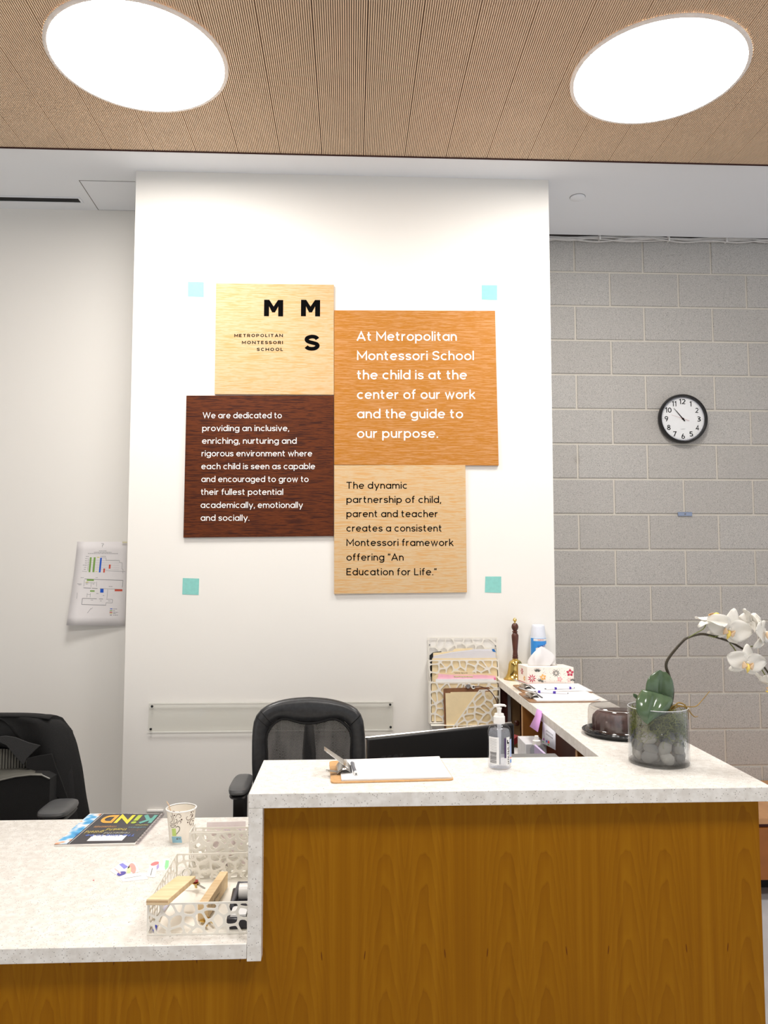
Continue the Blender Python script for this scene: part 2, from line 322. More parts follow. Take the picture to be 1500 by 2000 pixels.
def veneer():
    k = N('cherry_veneer'); sp = k.n('ShaderNodeSeparateXYZ', i_Vector=k.pos()); x, z = sp.outputs[0], sp.outputs[2]
    sy = sp.outputs[1]; x = k.math('ADD', x, k.math('MULTIPLY', sy, .83))
    nzl = k.n('ShaderNodeTexNoise', i_Vector=k.mapped((3, 3, 1.2)), i_Scale=2.2, i_Detail=2.0).outputs[0]
    u = k.math('PINGPONG', k.math('ADD', x, 4.0*.31+.172-.002-.83*2.0), .155)
    du = k.math('SUBTRACT', u, .048)
    ws = k.n('ShaderNodeTexNoise', i_Vector=k.n('ShaderNodeCombineXYZ', i_X=k.math('MULTIPLY', u, 14.0), i_Z=k.math('MULTIPLY', z, 5.0)).outputs[0], i_Scale=1.0, i_Detail=3.0).outputs[0]
    par = k.math('MULTIPLY', k.math('MULTIPLY', du, du), 105.0)
    val = k.math('ADD', k.math('ADD', k.math('MULTIPLY', z, 1.0), par), k.math('MULTIPLY', ws, .30))
    fr = k.math('FRACT', k.math('MULTIPLY', val, 9.0))
    arch = k.ramp(fr, [(0, (0, 0, 0)), (.10, (1, 1, 1)), (.55, (.55, .55, .55)), (1, (0.25, .25, .25))])
    fade = k.math('SUBTRACT', 1.0, k.math('MULTIPLY', k.math('ABSOLUTE', du), 11.0)); fadec = k.n('ShaderNodeClamp', i_Value=fade).outputs[0]
    fine = k.n('ShaderNodeTexNoise', i_Vector=k.n('ShaderNodeCombineXYZ', i_X=k.math('MULTIPLY', u, 70.0), i_Y=k.math('MULTIPLY', x, 4.0), i_Z=k.math('MULTIPLY', z, 1.1)).outputs[0], i_Scale=1.0, i_Detail=3.0).outputs[0]
    fg = k.ramp(fine, [(.3, lin((138, 86, 0))), (.5, lin((149, 96, 0))), (.78, lin((166, 113, 14)))])
    ac = k.ramp(arch, [(0, lin((122, 72, 0))), (.45, lin((147, 94, 0))), (1, lin((160, 107, 6)))])
    c = k.mix(k.math('MULTIPLY', k.math('POWER', fadec, .7), .6), fg, ac)
    c = k.mix(k.math('MULTIPLY', nzl, .3), c, lin((132, 80, 0)))
    # small dark gum flecks, mirrored from leaf to leaf
    zf = k.math('DIVIDE', k.math('SUBTRACT', z, .735), .011); uf = k.math('DIVIDE', k.math('SUBTRACT', u, k.math('ADD', .101, k.math('MULTIPLY', k.math('SUBTRACT', z, .735), -.10))), .0013)
    fl = k.math('LESS_THAN', k.math('ADD', k.math('MULTIPLY', zf, zf), k.math('MULTIPLY', uf, uf)), 1.0)
    c = k.mix(k.math('MULTIPLY', fl, .75), c, lin((80, 24, 4)))
    k.L(c, k.b.inputs['Base Color']); k.b.inputs['Roughness'].default_value = .5; k.b.inputs['Specular IOR Level'].default_value = .12; return k.m
M_veneer = veneer()
def streaks(name, a, b, thr=.55, sc=1.0):
    k = N(name); p = k.mapped((9*sc, 9, 210*sc)); n1 = k.n('ShaderNodeTexNoise', i_Vector=p, i_Scale=1.0, i_Detail=2.5).outputs[0]
    p2 = k.mapped((22*sc, 9, 480*sc)); n2 = k.n('ShaderNodeTexNoise', i_Vector=p2, i_Scale=1.0, i_Detail=2.0).outputs[0]
    m1 = k.ramp(n1, [(thr-.03, (0, 0, 0)), (thr+.05, (1, 1, 1))]); m2 = k.ramp(n2, [(thr+.01, (0, 0, 0)), (thr+.07, (1, 1, 1))])
    mm = k.math('MAXIMUM', m1, m2); k.L(k.mix(mm, lin(a), lin(b)), k.b.inputs['Base Color']); k.b.inputs['Roughness'].default_value = .5
    k.b.inputs['Specular IOR Level'].default_value = .2
    return k.m
def block():
    k = N('concrete_block'); p = k.pos()
    wv = k.n('ShaderNodeVectorMath', operation='ADD', i_0=p, i_1=k.n('ShaderNodeVectorMath', operation='SCALE', i_0=k.n('ShaderNodeTexNoise', i_Vector=p, i_Scale=300.0).outputs['Color'], i_Scale=.004).outputs[0]).outputs[0]
    v1 = k.n('ShaderNodeTexVoronoi', i_Vector=wv, i_Scale=190.0); v2 = k.n('ShaderNodeTexVoronoi', i_Vector=wv, i_Scale=300.0)
    s1 = k.n('ShaderNodeSeparateColor', i_Color=v1.outputs['Color']); s2 = k.n('ShaderNodeSeparateColor', i_Color=v2.outputs['Color'])
    nz = k.n('ShaderNodeTexNoise', i_Vector=p, i_Scale=330.0, i_Detail=2.0).outputs[0]
    oi = k.n('ShaderNodeObjectInfo').outputs['Random']
    base = k.ramp(nz, [(.25, lin((142, 139, 136))), (.75, lin((214, 211, 206)))])
    base = k.mix(k.math('MULTIPLY', oi, .35), base, lin((170, 165, 159)))
    d = k.math('MULTIPLY', k.math('GREATER_THAN', s1.outputs[0], .80), k.math('LESS_THAN', v1.outputs['Distance'], .40))
    l = k.math('MULTIPLY', k.math('GREATER_THAN', s2.outputs[0], .87), k.math('LESS_THAN', v2.outputs['Distance'], .38))
    c = k.mix(k.math('MULTIPLY', d, k.math('MULTIPLY', s1.outputs[1], .9)), base, lin((84, 80, 76))); c = k.mix(k.math('MULTIPLY', l, .7), c, lin((222, 216, 208)))
    for (px, py, rx, rz) in ((1127, 898, .035, .05), (1399, 897, .012, .08)):
        q = ony(px, py, YBLK); sub = k.n('ShaderNodeVectorMath', operation='SUBTRACT', i_0=p); sub.inputs[1].default_value = (q.x, YBLK, q.z)
        mp = k.n('ShaderNodeMapping', i_Vector=sub.outputs[0], i_Scale=(1/rx, 0, 1/rz)).outputs[0]
        ln = k.n('ShaderNodeVectorMath', operation='LENGTH', i_0=mp).outputs['Value']
        f = k.ramp(k.math('ADD', ln, k.math('MULTIPLY', nz, .5)), [(.3, (.45, .45, .45)), (1, (0, 0, 0))])
        c = k.mix(f, c, lin((118, 106, 92)))
    k.L(c, k.b.inputs['Base Color']); k.b.inputs['Roughness'].default_value = .9; k.bump(nz, .3, .001); return k.m
M_block = block()
M_mortar = mat('mortar', (214, 208, 197), .9, scale=200)
M_floor = mat('polished_concrete', (196, 198, 202), .4, var=.08, scale=6)
M_slat = mat('ceiling_slat_wood', (232, 203, 172), .5, var=.03, scale=7)
M_dark = mat('ceiling_groove', (58, 20, 12), .8)
M_black = mat('black_plastic', (22, 22, 23), .42)
M_blackm = mat('black_matte', (16, 16, 17), .75, var=.2, scale=300)
M_white = mat('white_plastic', (242, 240, 236), .35, var=.02)
M_latt = mat('white_powder_coat', (240, 236, 226), .45, var=.02)
M_paper = mat('white_paper', (240, 240, 240), .8, var=.02)
M_manila = mat('manila_card', (238, 218, 176), .75, var=.04)
M_steel = mat('steel', (190, 188, 184), .28, metal=1)
M_chrome = mat('chrome', (225, 225, 225), .12, metal=1)
M_brass = mat('brass', (222, 190, 110), .16, metal=1, var=.1, scale=14)
M_dwood = mat('dark_turned_wood', (84, 44, 30), .35, var=.25, scale=40)
M_ink = mat('black_ink', (8, 8, 8), .9, spec=.05); M_wink = mat('white_ink', (252, 250, 246), .6, var=.01)
M_gray = mat('grey_ink', (120, 120, 122), .7); M_brown = mat('brown_ink', (92, 66, 50), .7)

# ------------------------------------------------------------------ structure
struct(MB().box(-5, 6, -5, 5.2, -.1, 0).build('floor', M_floor, smooth=0), 'grey polished concrete floor', 'floor')
EDGE = onz(750, 305, CEIL-.022).y
struct(MB().box(-5, 1.06, EDGE+.004, 5.2, CEIL, CEIL+.08).box(1.06, 6, EDGE+.004, 4.585, CEIL, CEIL+.08).build('ceiling', M_ceil, smooth=0), 'white plaster ceiling between slatted wood and the walls', 'ceiling')
struct(MB().box(ony(266, 340, YCOL).x, ony(1071, 350, YCOL).x, YCOL, 5.15, 0, CEIL).build('wall_center', M_wall, smooth=0), 'projecting white wall carrying the four wooden plaques', 'wall')
struct(MB().box(-5, ony(266, 340, YCOL).x-.001, YLEFT, 5.15, 0, CEIL).build('wall_left', M_wall, smooth=0), 'recessed white wall left of the plaque wall', 'wall')
struct(MB().box(-5.1, -5, -5, 5.2, 0, CEIL).build('wall_side', M_wall, smooth=0), 'white side wall outside the frame', 'wall')
# block wall: mortar bed with one object per block
bw = MB().box(.9, 6, YBLK+.004, 5.15, 0, 4.1).build('wall_right', M_mortar, smooth=0); struct(bw, 'grey concrete block wall behind the orchid', 'wall')
PX = 3*[0]; zt = ony(1100, 531, YBLK).z; zb = ony(1120, 1213.7, YBLK).z; RH = (zt-zb)/10
xa = ony(1121, 490, YBLK).x; xc = ony(1387.5, 500, YBLK).x; RW = (xc-xa)/2; xb = ony(1191, 565, YBLK).x
J = .0115
bme = None
for r in range(-2, 18):
    z1 = zt-r*RH-J/2; z0 = z1-RH+J
    if z0 < 0: z0 = 0.0
    if z1 < .02: break
    off = xb if r % 2 == 0 else xa
    for c in range(-1, 7):
        x0 = off+c*RW+J/2; x1 = x0+RW-J
        if x1 < 1.0: continue
        if c == -1: x0 = max(x0, .95)
        hw, hh = (x1-x0)/2, (z1-z0)/2
        full = abs(hw*2-(RW-J)) < 1e-4 and abs(hh*2-(RH-J)) < 1e-4
        if full and bme: o = bpy.data.objects.new('block', bme); COL.objects.link(o)
        else:
            m_ = MB(); q = .003
            f_ = [V((sx*hw, 0, sz*hh)) for sx, sz in ((-1, -1), (1, -1), (1, 1), (-1, 1))]; g_ = [V((sx*(hw-q), -q, sz*(hh-q))) for sx, sz in ((-1, -1), (1, -1), (1, 1), (-1, 1))]
            m_.add([p+V((0, .02, 0)) for p in f_]+f_+g_, [(8, 9, 10, 11)]+[(i, (i+1) % 4, 4+(i+1) % 4, 4+i) for i in range(4)]+[(4+i, 4+(i+1) % 4, 8+(i+1) % 4, 8+i) for i in range(4)])
            me = bpy.data.meshes.new('block'); me.from_pydata([tuple(v) for v in m_.v], [], m_.f); me.materials.append(M_block)
            if full: bme = me
            o = bpy.data.objects.new('block', me); COL.objects.link(o)
        o.parent = bw; o.location = V(((x0+x1)/2, YBLK, (z0+z1)/2))-bw.location

# slatted wood ceiling: panels of 24 slats
PW = (ony(710, 305, EDGE).x-ony(629, 303, EDGE).x); X0 = ony(629, 303, EDGE).x
sc_ = MB().box(-4.9, 5.9, -5, EDGE-.004, CEIL-.006, CEIL+.08).build('slat_ceiling', M_dark, smooth=0); struct(sc_, 'warm wood ceiling of narrow slats around the round lamps', 'ceiling')
pit = PW/24
pm = MB()
for i in range(24): pm.box(i*pit+pit*.36/2, (i+1)*pit-pit*.36/2, -5, EDGE-.004, -.022, -.006)
pme = bpy.data.meshes.new('slat_panel'); pme.from_pydata([tuple(v) for v in pm.v], [], pm.f); pme.materials.append(M_slat)
for c in range(-13, 21):
    o = bpy.data.objects.new('slat_panel', pme); COL.objects.link(o); o.parent = sc_; o.location = V((X0+c*PW, 0, CEIL))-sc_.location
    o.scale = (.993, 1, 1)
struct(MB().box(-4.9, 5.9, EDGE-.004, EDGE+.004, CEIL-.026, CEIL+.01).build('trim_1', M_dark, smooth=0), 'dark edge strip where the slatted ceiling ends', 'trim')

# round ceiling lamps
def lamp(x, y, r, label, group='round ceiling lamps'):
    z = CEIL-.022; t = thing('ceiling_lamp', label, 'lamp', (x, y, z-.009), group)
    MB().lathe([(r, 0), (r, -.004), (r-.003, -.007), (r-.012, -.009), (r-.016, -.008), (r-.018, 0)], (x, y, z), 72, cap0=False, cap1=False).build('rim', mat('lamp_rim', (250, 240, 232), .4), t)
    k = N('lamp_diffuser'); k.b.inputs['Base Color'].default_value = (.9, .9, .9, 1); k.b.inputs['Emission Color'].default_value = (1, .97, .935, 1); k.b.inputs['Emission Strength'].default_value = LAMP_STRENGTH
    MB().lathe([(r-.0165, -.003), (r-.0165, -.007), (r*.6, -.0075), (.001, -.008)], (x, y, z), 72, cap0=True).build('diffuser', k.m, t)
def circ(pts):
    import numpy as np
    A = np.array([[p.x, p.y, 1] for p in pts]); b = np.array([-(p.x**2+p.y**2) for p in pts]); s_ = np.linalg.lstsq(A, b, rcond=None)[0]
    cx, cy = -s_[0]/2, -s_[1]/2; return cx, cy, math.sqrt(cx*cx+cy*cy-s_[2])
zl = CEIL-.030
c1 = circ([onz(*p, zl) for p in [(93, 60), (446, 150), (120, 5), (200, 203), (320, 219), (400, 55)]])
c2 = circ([onz(*p, zl) for p in [(1112, 175), (1458, 95), (1340, 27), (1240, 240), (1400, 200), (1170, 90)]])
rl = (c1[2]+c2[2])/2
lamp(c1[0], c1[1], rl, 'left glowing round lamp in the slatted wood ceiling')
lamp(c2[0], c2[1], rl, 'right glowing round lamp in the slatted wood ceiling')
for x in (c1[0], c2[0]):
    for y in (.7,): lamp(x, y, rl, ('left' if x < 0 else 'right')+' round ceiling lamp outside the photograph, '+('nearer the desk' if y > 0 else 'far behind the camera'), 'round ceiling lamps out of view')

# black slot diffuser, access panel, sprinkler cap
a = onz(-120, 386, CEIL); b = onz(156, 391, CEIL)
t = thing('ceiling_vent', 'long black slot air vent in white ceiling at left', 'vent', ((a.x+b.x)/2, a.y, CEIL-.004))
MB().box(a.x, b.x, b.y-.028, b.y+.022, CEIL-.002, CEIL-.0005).build('slot', M_blackm, t)
MB().box(a.x-.01, b.x+.012, b.y-.034, b.y-.028, CEIL-.005, CEIL-.0005).box(a.x-.01, b.x+.012, b.y+.022, b.y+.028, CEIL-.005, CEIL-.0005).box(b.x, b.x+.012, b.y-.03, b.y+.024, CEIL-.005, CEIL-.0005).build('frame', M_ceil, t)
p1 = onz(154, 352, CEIL); p2 = onz(192, 410, CEIL); p3 = onz(264, 354, CEIL)
MS = mat('seam_shadow_gap', (120, 116, 112), .9)
t = thing('access_panel', 'square flush access panel in the white ceiling beside the plaque wall', 'panel', (p3.x-.1, (p1.y+p2.y)/2, CEIL-.003))
MB().prism([p1+V((.004, .004, -.0012)), p2+V((.004, -.004, -.0012)), V((p3.x, p2.y-.004, CEIL-.0012)), V((p3.x, p1.y+.004, CEIL-.0012))], (0, 0, .001)).build('hatch', M_ceil, t, smooth=0)
MB().prism([p1+V((-.001, 0, -.0006)), p2+V((-.001, 0, -.0006)), V((p3.x, p2.y, CEIL-.0006)), V((p3.x, p1.y, CEIL-.0006))], (0, 0, .0004)).build('seam', MS, t, smooth=0)
p = onz(1128, 385, CEIL)
t = thing('sprinkler_cap', 'small round white sprinkler cover in the ceiling at right', 'sprinkler', (p.x, p.y, CEIL-.01))
MB().lathe([(.041, 0), (.041, -.006), (.034, -.010), (.001, -.011)], (p.x, p.y, CEIL), 32).build('cover', M_ceil, t)
MB().lathe([(.043, 0), (.043, -.0015), (.040, -.0015)], (p.x, p.y, CEIL), 32).build('ring', MS, t)

# cables on top of the block wall
t = thing('cable_bundle', 'loose white cables strung along the top of block wall', 'cables', (1.9, YBLK-.02, 3.6))
MB().box(1.05, 5.8, YBLK-.006, YBLK+.002, ony(1100, 464, YBLK).z, CEIL+.2).build('gap_shade_strip', mat('gap_shade', (58, 50, 46), .9), t)  # dark strip stands in for the shade in the gap behind the ceiling edge
rg = random.Random(4); MC = mat('cable_jacket', (214, 210, 206), .5)
for i in range(6):
    pts = []
    for k in range(26):
        x = 1.0+k*.18; y_px = 470+rg.uniform(-3.5, 4)+(i-2.5)*1.2; pts.append(V((x, YBLK-.016-.004*(i % 3), ony(1075+(x-1.1)*330, y_px+(x-1.1)*1.2, YBLK).z)))
    MB().tube(spline(pts, 4), .0045, 6).build('cable', MC, t)
for x in (1.14, 1.55, 1.99, 2.36): MB().box(x, x+.008, YBLK-.034, YBLK-.001, ony(1300, 474, YBLK).z, ony(1300, 460, YBLK).z).build('clip', M_white, t)

# ------------------------------------------------------------------ plaques on the wall
M_light = streaks('light_maple_print', (212, 184, 144), (212, 166, 110)); M_mid = streaks('orange_oak_print', (182, 118, 38), (196, 140, 86), .54)
M_walnut = streaks('walnut_print', (98, 46, 14), (60, 24, 10), .54)
YP = YCOL-.014
def plaque(quad, m, label, lines, ink, bold=.0):
    q = [ony(*p, YP) for p in quad]; c = (q[2]+q[3])/2
    t = thing('wall_plaque', label, 'sign', (c.x, YP, c.z))
    MB().prism(q, (0, YCOL-.0005-YP, 0)).build('board', m, t, bevel=.0008, smooth=0)
    for (txt, xl, xr, yb, cap, bd, sp) in lines:
        wall_text(txt, 340+xl/2.2727, 340+xr/2.2727, 530+yb/2.2727, cap/2.2727, YP, ink, t, bd, sp)
    return t
pq = plaque([(422, 553), (652, 556), (652, 771), (419, 770)], M_light, 'pale wood plaque with black M M S letters, top left of four', [
    ('S', 579, 646, 352, 73, .165, 1),
    ('METROPOLITAN', 267, 483, 292, 14.5, .155, 2.0), ('MONTESSORI', 301, 483, 323, 14.5, .155, 2.0), ('SCHOOL', 367, 483, 353.5, 14.5, .155, 2.0)], M_ink)
# the two heavy capitals M
for xl, xr in ((399, 484), (563, 648)):
    a = ony(340+xl/2.2727, 530+199/2.2727, YP-.0004); b = ony(340+xr/2.2727, 530+199/2.2727, YP-.0004); W_ = b.x-a.x; H_ = 76/2.2727*YP/F; s1 = .26
    P_ = [(0, 0), (0, 1), (.27, 1), (.5, .60), (.73, 1), (1, 1), (1, 0), (1-s1, 0), (1-s1, .60), (.575, .24), (.425, .24), (s1, .60), (s1, 0)]
    MB().prism([V((a.x+W_*x, YP-.0004, a.z+H_*z)) for x, z in P_], (0, .0003, 0)).build('letter', M_ink, pq, smooth=0)
plaque([(652.6, 606), (967, 607), (974, 909), (652.6, 907.6)], M_mid, 'large orange-brown wood plaque with white lettering about our purpose', [
    (a_, b_, c_, d_, 42, .10, 1) for a_, b_, c_, d_ in (('At Metropolitan', 810, 1255, 308), ('Montessori School', 812, 1331, 394), ('the child is at the', 812, 1300, 479), ('center of our work', 812, 1338, 566), ('and the guide to', 812, 1283, 652), ('our purpose.', 812, 1172, 739))], M_wink)
plaque([(364, 772.5), (651.6, 772.5), (651.6, 1047), (358, 1050)], M_walnut, 'dark walnut plaque with white lettering starting We are dedicated', [
    (a_, b_, c_, d_, 26.5, .088, 1) for a_, b_, c_, d_ in (('We are dedicated to', 127, 478, 652), ('providing an inclusive,', 125, 511, 709), ('enriching, nurturing and', 124, 544, 765), ('rigorous environment where', 122, 613, 821), ('each child is seen as capable', 121, 626, 878), ('and encouraged to grow to', 121, 597, 935), ('their fullest potential', 119, 484, 992), ('academically, emotionally', 118, 572, 1050), ('and socially.', 118, 334, 1107))], M_wink)
plaque([(652.6, 908.6), (909, 908.2), (912, 1157), (652.6, 1160)], M_light, 'pale wood plaque with black lettering about partnership, bottom right of four', [
    (a_, b_, c_, d_, 31, .10, 1) for a_, b_, c_, d_ in (('The dynamic', 765, 1034, 965), ('partnership of child,', 765, 1186, 1028), ('parent and teacher', 765, 1170, 1091), ('creates a consistent', 765, 1187, 1155), ('Montessori framework', 765, 1241, 1219), ('offering \u201cAn', 765, 1019, 1284), ('Education for Life.\u201d', 765, 1166, 1349))], M_ink)
M_tape = mat('aqua_tape', (140, 208, 200), .6, var=.05, scale=60)
for q, lb in ((((367, 550), (398, 551), (398, 580), (367, 579)), 'aqua tape square above left of the plaques'), (((941, 557), (971, 557), (971, 586), (941, 585)), 'aqua tape square above right of the plaques'),
              (((357, 1129), (389, 1130), (388, 1162), (356, 1161)), 'aqua tape square below left of the plaques'), (((948, 1126), (979, 1126), (979, 1158), (947, 1157)), 'aqua tape square below right of the plaques')):
    tag(MB().prism([ony(*p_, YCOL-.0012) for p_ in q], (0, .0008, 0)).build('tape_square', M_tape, smooth=0), lb, 'tape', 'aqua tape squares around the plaques')

# clear acrylic strip with screws
q = [ony(*p_, YCOL-.012) for p_ in ((291, 1373), (768, 1370), (768, 1425), (288.5, 1429.5))]
t = thing('acrylic_panel', 'long clear acrylic strip screwed to the wall behind the chair', 'panel', ((q[2]+q[3])/2))
MB().prism(q, (0, .005, 0)).build('sheet', clear('clear_acrylic', (.972, .975, .965), .0, .1), t, smooth=0)
ME = mat('acrylic_edge', (250, 248, 240), .3)
MB().tube([q[0], q[1]], .0022, 4).tube([q[2], q[3]], .0022, 4).build('polished_edge', ME, t)
for px, py in ((297, 1379.5), (294.5, 1424), (762, 1376), (763, 1420)):
    p = ony(px, py, YCOL-.013); MB().lathe([(.006, 0), (.006, .003), (.003, .005)], p, 12, Y=V((0, 0, 1)), Z=V((0, -1, 0))).build('screw', M_black, t)
    MB().lathe([(.0045, 0), (.0045, .008)], p, 10, Y=V((0, 0, 1)), Z=V((0, 1, 0))).build('standoff', M_steel, t)

# wall outlet under the acrylic strip
p = ony(304, 1583, YCOL)
t = thing('wall_outlet', 'white socket cover low on the wall left of the paper cup', 'outlet', (p.x, YCOL-.01, p.z-.11))
MB().box(p.x-.04, p.x+.04, YCOL-.006, YCOL-.0005, p.z-.11, p.z-.004).build('plate', M_wall, t, bevel=.002)
MB().box(p.x-.04, p.x+.04, YCOL-.016, YCOL-.0005, p.z-.004, p.z+.006).build('cover_lip', M_white, t, bevel=.002)

# plan sheet on the recessed wall
YS = YLEFT-.012
def sp(x, y): return ony(120+x/10, 1040+y/10, YS)
sq = [sp(300, 180), sp(1275, 180), sp(1240, 1822), sp(160, 1800)]
t = thing('plan_sheet', 'white printed floor plan sheet taped to the recessed wall', 'poster', ((sq[2]+sq[3])/2))
def bil(u, v):
    p_ = sq[0].lerp(sq[1], u).lerp(sq[3].lerp(sq[2], u), v); return p_+V((0, .009*(1-v)-.05*v*v*(1-u), 0))
MB().grid(lambda a_, b_: bil(a_, b_), 6, 10).build('paper', mat('plan_paper', (232, 228, 228), .8, var=.01), t, solid=.0005)
cols = {'g': mat('green_print', (128, 168, 84), .8), 'b': mat('blue_print', (20, 90, 205), .8), 'r': mat('red_print', (206, 84, 62), .8), 'y': mat('yellow_print', (222, 214, 120), .8), 'k': M_gray}
def uv(x, y):
    v = (y-180)/(1810-180); xl = 300-140*v; xr = 1275-35*v; return (x-xl)/(xr-xl), v
def pp(x, y, d=.0006):
    u, v = uv(x, y); return bil(u, v)+V((0, -d, 0))
bb = {k: MB() for k in cols}
def pr(c, x0, y0, x1, y1, sl=0): bb[c].prism([pp(x0+sl, y0), pp(x1+sl, y0), pp(x1, y1), pp(x0, y1)], (0, -.0001, 0))
for c, *r in (('g', 528, 487, 562, 778, 22), ('g', 602, 487, 640, 778, 22), ('b', 727, 495, 760, 782, 24), ('r', 810, 706, 842, 785, 6), ('r', 918, 628, 952, 708, 4), ('y', 690, 478, 735, 494), ('y', 660, 758, 702, 770),
              ('g', 500, 915, 636, 950), ('g', 568, 1132, 655, 1160), ('b', 762, 1102, 826, 1176), ('r', 1040, 1108, 1188, 1146), ('y', 480, 966, 530, 980), ('b', 958, 1480, 1002, 1494), ('g', 952, 1514, 1002, 1528), ('r', 950, 1544, 1002, 1560), ('y', 952, 1572, 1002, 1584), ('k', 958, 1602, 992, 1614)): pr(c, *r)
def ln(x0, y0, x1, y1, w_=5):
    a_ = (y1-y0, x0-x1); l = math.hypot(*a_); dx, dy = a_[0]/l*w_/2, a_[1]/l*w_/2
    bb['k'].prism([pp(x0+dx, y0+dy), pp(x1+dx, y1+dy), pp(x1-dx, y1-dy), pp(x0-dx, y0-dy)], (0, -.0001, 0))
for L_ in ((455, 912, 1198, 935, 9), (1198, 935, 1185, 1072, 7), (452, 930, 446, 1060), (440, 1085, 585, 1092, 10), (602, 1092, 710, 1096, 10), (755, 1098, 1186, 1108, 6), (430, 1290, 700, 1295, 9), (428, 1290, 420, 1410, 9), (420, 1408, 878, 1418, 9),
           (905, 1112, 894, 1290), (880, 1302, 1002, 1306, 6), (1002, 1306, 998, 1372, 6), (998, 1372, 878, 1370, 6), (878, 1370, 875, 1415), (745, 1298, 818, 1298, 9), (325, 1180, 322, 1300), (785, 495, 866, 495), (866, 495, 864, 543), (864, 543, 1128, 548), (1128, 548, 1126, 588), (1126, 588, 1178, 590), (1178, 590, 1176, 714), (1176, 714, 1196, 716), (1196, 716, 1194, 795),
           (405, 762, 500, 768), (860, 748, 1240, 762), (585, 985, 582, 1070), (470, 985, 670, 985), (515, 1190, 512, 1270), (575, 1190, 574, 1270), (515, 1215, 575, 1215), (690, 965, 690, 1060), (535, 1570, 600, 1480, 6), (600, 1500, 632, 1465, 4), (530, 500, 510, 760, 4), (790, 232, 790, 290, 6), (770, 214, 810, 214, 6), (810, 214, 815, 235, 6), (815, 235, 790, 255, 6)): ln(*L_)
for y_ in (545, 590, 634, 678, 714): ln(500, y_, 1120, y_+6, 2)
for x0, x1, y_ in ((725, 875, 360), (625, 975, 388), (510, 1095, 412), (755, 860, 468), (470, 525, 472), (460, 510, 515), (455, 500, 556), (455, 500, 598), (415, 500, 640), (440, 480, 684), (435, 478, 724), (380, 436, 888), (320, 400, 1008), (345, 395, 1030), (668, 706, 886), (1018, 1090, 1488), (1018, 1055, 1522), (1018, 1110, 1552), (1018, 1070, 1576), (1018, 1108, 1606), (480, 525, 1008), (610, 650, 1008), (590, 630, 1322), (920, 965, 1334), (765, 800, 1334), (690, 735, 1192), (815, 845, 1230), (925, 1000, 1055)):
    x = x0
    while x < x1: e_ = min(x1, x+rg.uniform(14, 40)); ln(x, y_, e_, y_+1, 8); x = e_+6
for k, m_ in bb.items(): m_.build('print', cols[k], t, smooth=0)
MB().prism([sp(1190, 178)+V((0, -.001, 0)), sp(1285, 178)+V((0, -.001, 0)), sp(1285, 208)+V((0, -.001, 0)), sp(1190, 208)+V((0, -.001, 0))], (0, -.0003, 0)).build('tape', mat('masking_tape', (220, 214, 180), .6), t)

# ------------------------------------------------------------------ clock, bracket
cc = ony(1336, 817, YBLK-.045); r = 50.5*cc.y/F
t = thing('wall_clock', 'round black rimmed wall clock on the block wall', 'clock', (cc.x, YBLK-.004, cc.z-r))
ax = dict(X=V((1, 0, 0)), Y=V((0, 0, 1)), Z=V((0, -1, 0)))
bc = V((cc.x, YBLK-.004, cc.z))
MB().lathe([(r*.9, 0), (r*.97, .003), (r, .022), (r*.985, .036), (r*.95, .044), (r*.915, .044), (r*.89, .038), (r*.875, .026)], bc, 72, **ax, cap1=False).build('rim', mat('clock_rim', (26, 25, 27), .25), t)
MB().lathe([(r*.89, .022), (.001, .0222)], bc, 64, **ax).build('dial', mat('clock_dial', (242, 243, 244), .5, var=.01), t)
MB().lathe([(r*.875, .023), (r*.85, .0245), (r*.83, .023)], bc, 64, **ax, cap0=False, cap1=False).build('inner_ring', mat('dial_ring', (205, 206, 214), .4), t)
fy = YBLK-.004-.0222
num = MB()
import itertools
for h in range(1, 13):
    a_ = pi/2-h*pi/6; q = V((cc.x+cos(a_)*r*.665, fy, cc.z+sin(a_)*r*.70)); wd = r*(.26 if h > 9 else (.075 if h == 1 else .145)); 
    if h == 11: wd = r*.17
    cp = r*.205; lettering(str(h), q+V((-wd/2, 0, -cp/2)), (1, 0, 0), (0, 0, 1), wd, cp, M_ink, t, .11, mb=num)
num.build('numerals', M_ink, t, smooth=0)
tk = MB()
for i in range(60):
    a_ = i*pi/30; d_ = V((cos(a_), 0, sin(a_))); n_ = V((-sin(a_), 0, cos(a_))); big = i % 5 == 0
    tk.obox(bc+V((0, -.0226, 0))+d_*r*.805, d_*(.0025 if big else .0014), n_*(.0011 if big else .0006), V((0, .0002, 0)))
tk.build('ticks', M_gray, t, smooth=0)
def hand(name, ang, l0, l1, w_, y_, m):
    d_ = V((sin(ang), 0, cos(ang))); n_ = V((cos(ang), 0, -sin(ang))); c_ = bc+V((0, -y_, 0))
    MB().prism([c_-d_*l0-n_*w_, c_-d_*l0+n_*w_, c_+d_*l1+n_*w_*.35, c_+d_*l1-n_*w_*.35], (0, -.0008, 0)).build(name, m, t, smooth=0)
hand('hour_hand', R(-39), r*.1, r*.42, .0036, .025, M_ink); hand('minute_hand', R(-40.5), r*.12, r*.56, .0026, .027, M_ink)
hand('second_hand', R(-72), r*.26, r*.5, .0008, .029, mat('red_hand', (160, 40, 44), .4))
MB().lathe([(.005, 0), (.005, .031), (.001, .032)], bc, 16, **ax).build('hub', M_ink, t)
lettering('QUARTZ', bc+V((-r*.09, -.0223, -r*.43)), (1, 0, 0), (0, 0, 1), r*.18, r*.035, M_gray, t)
MB().lathe([(r*.88, .036), (.001, .037)], bc, 48, **ax, cap0=False).build('lens', clear('clock_glass', (1, 1, 1), .0, .05), t)
a = ony(1324, 1000, YBLK-.01); b = ony(1352, 1008, YBLK-.01)
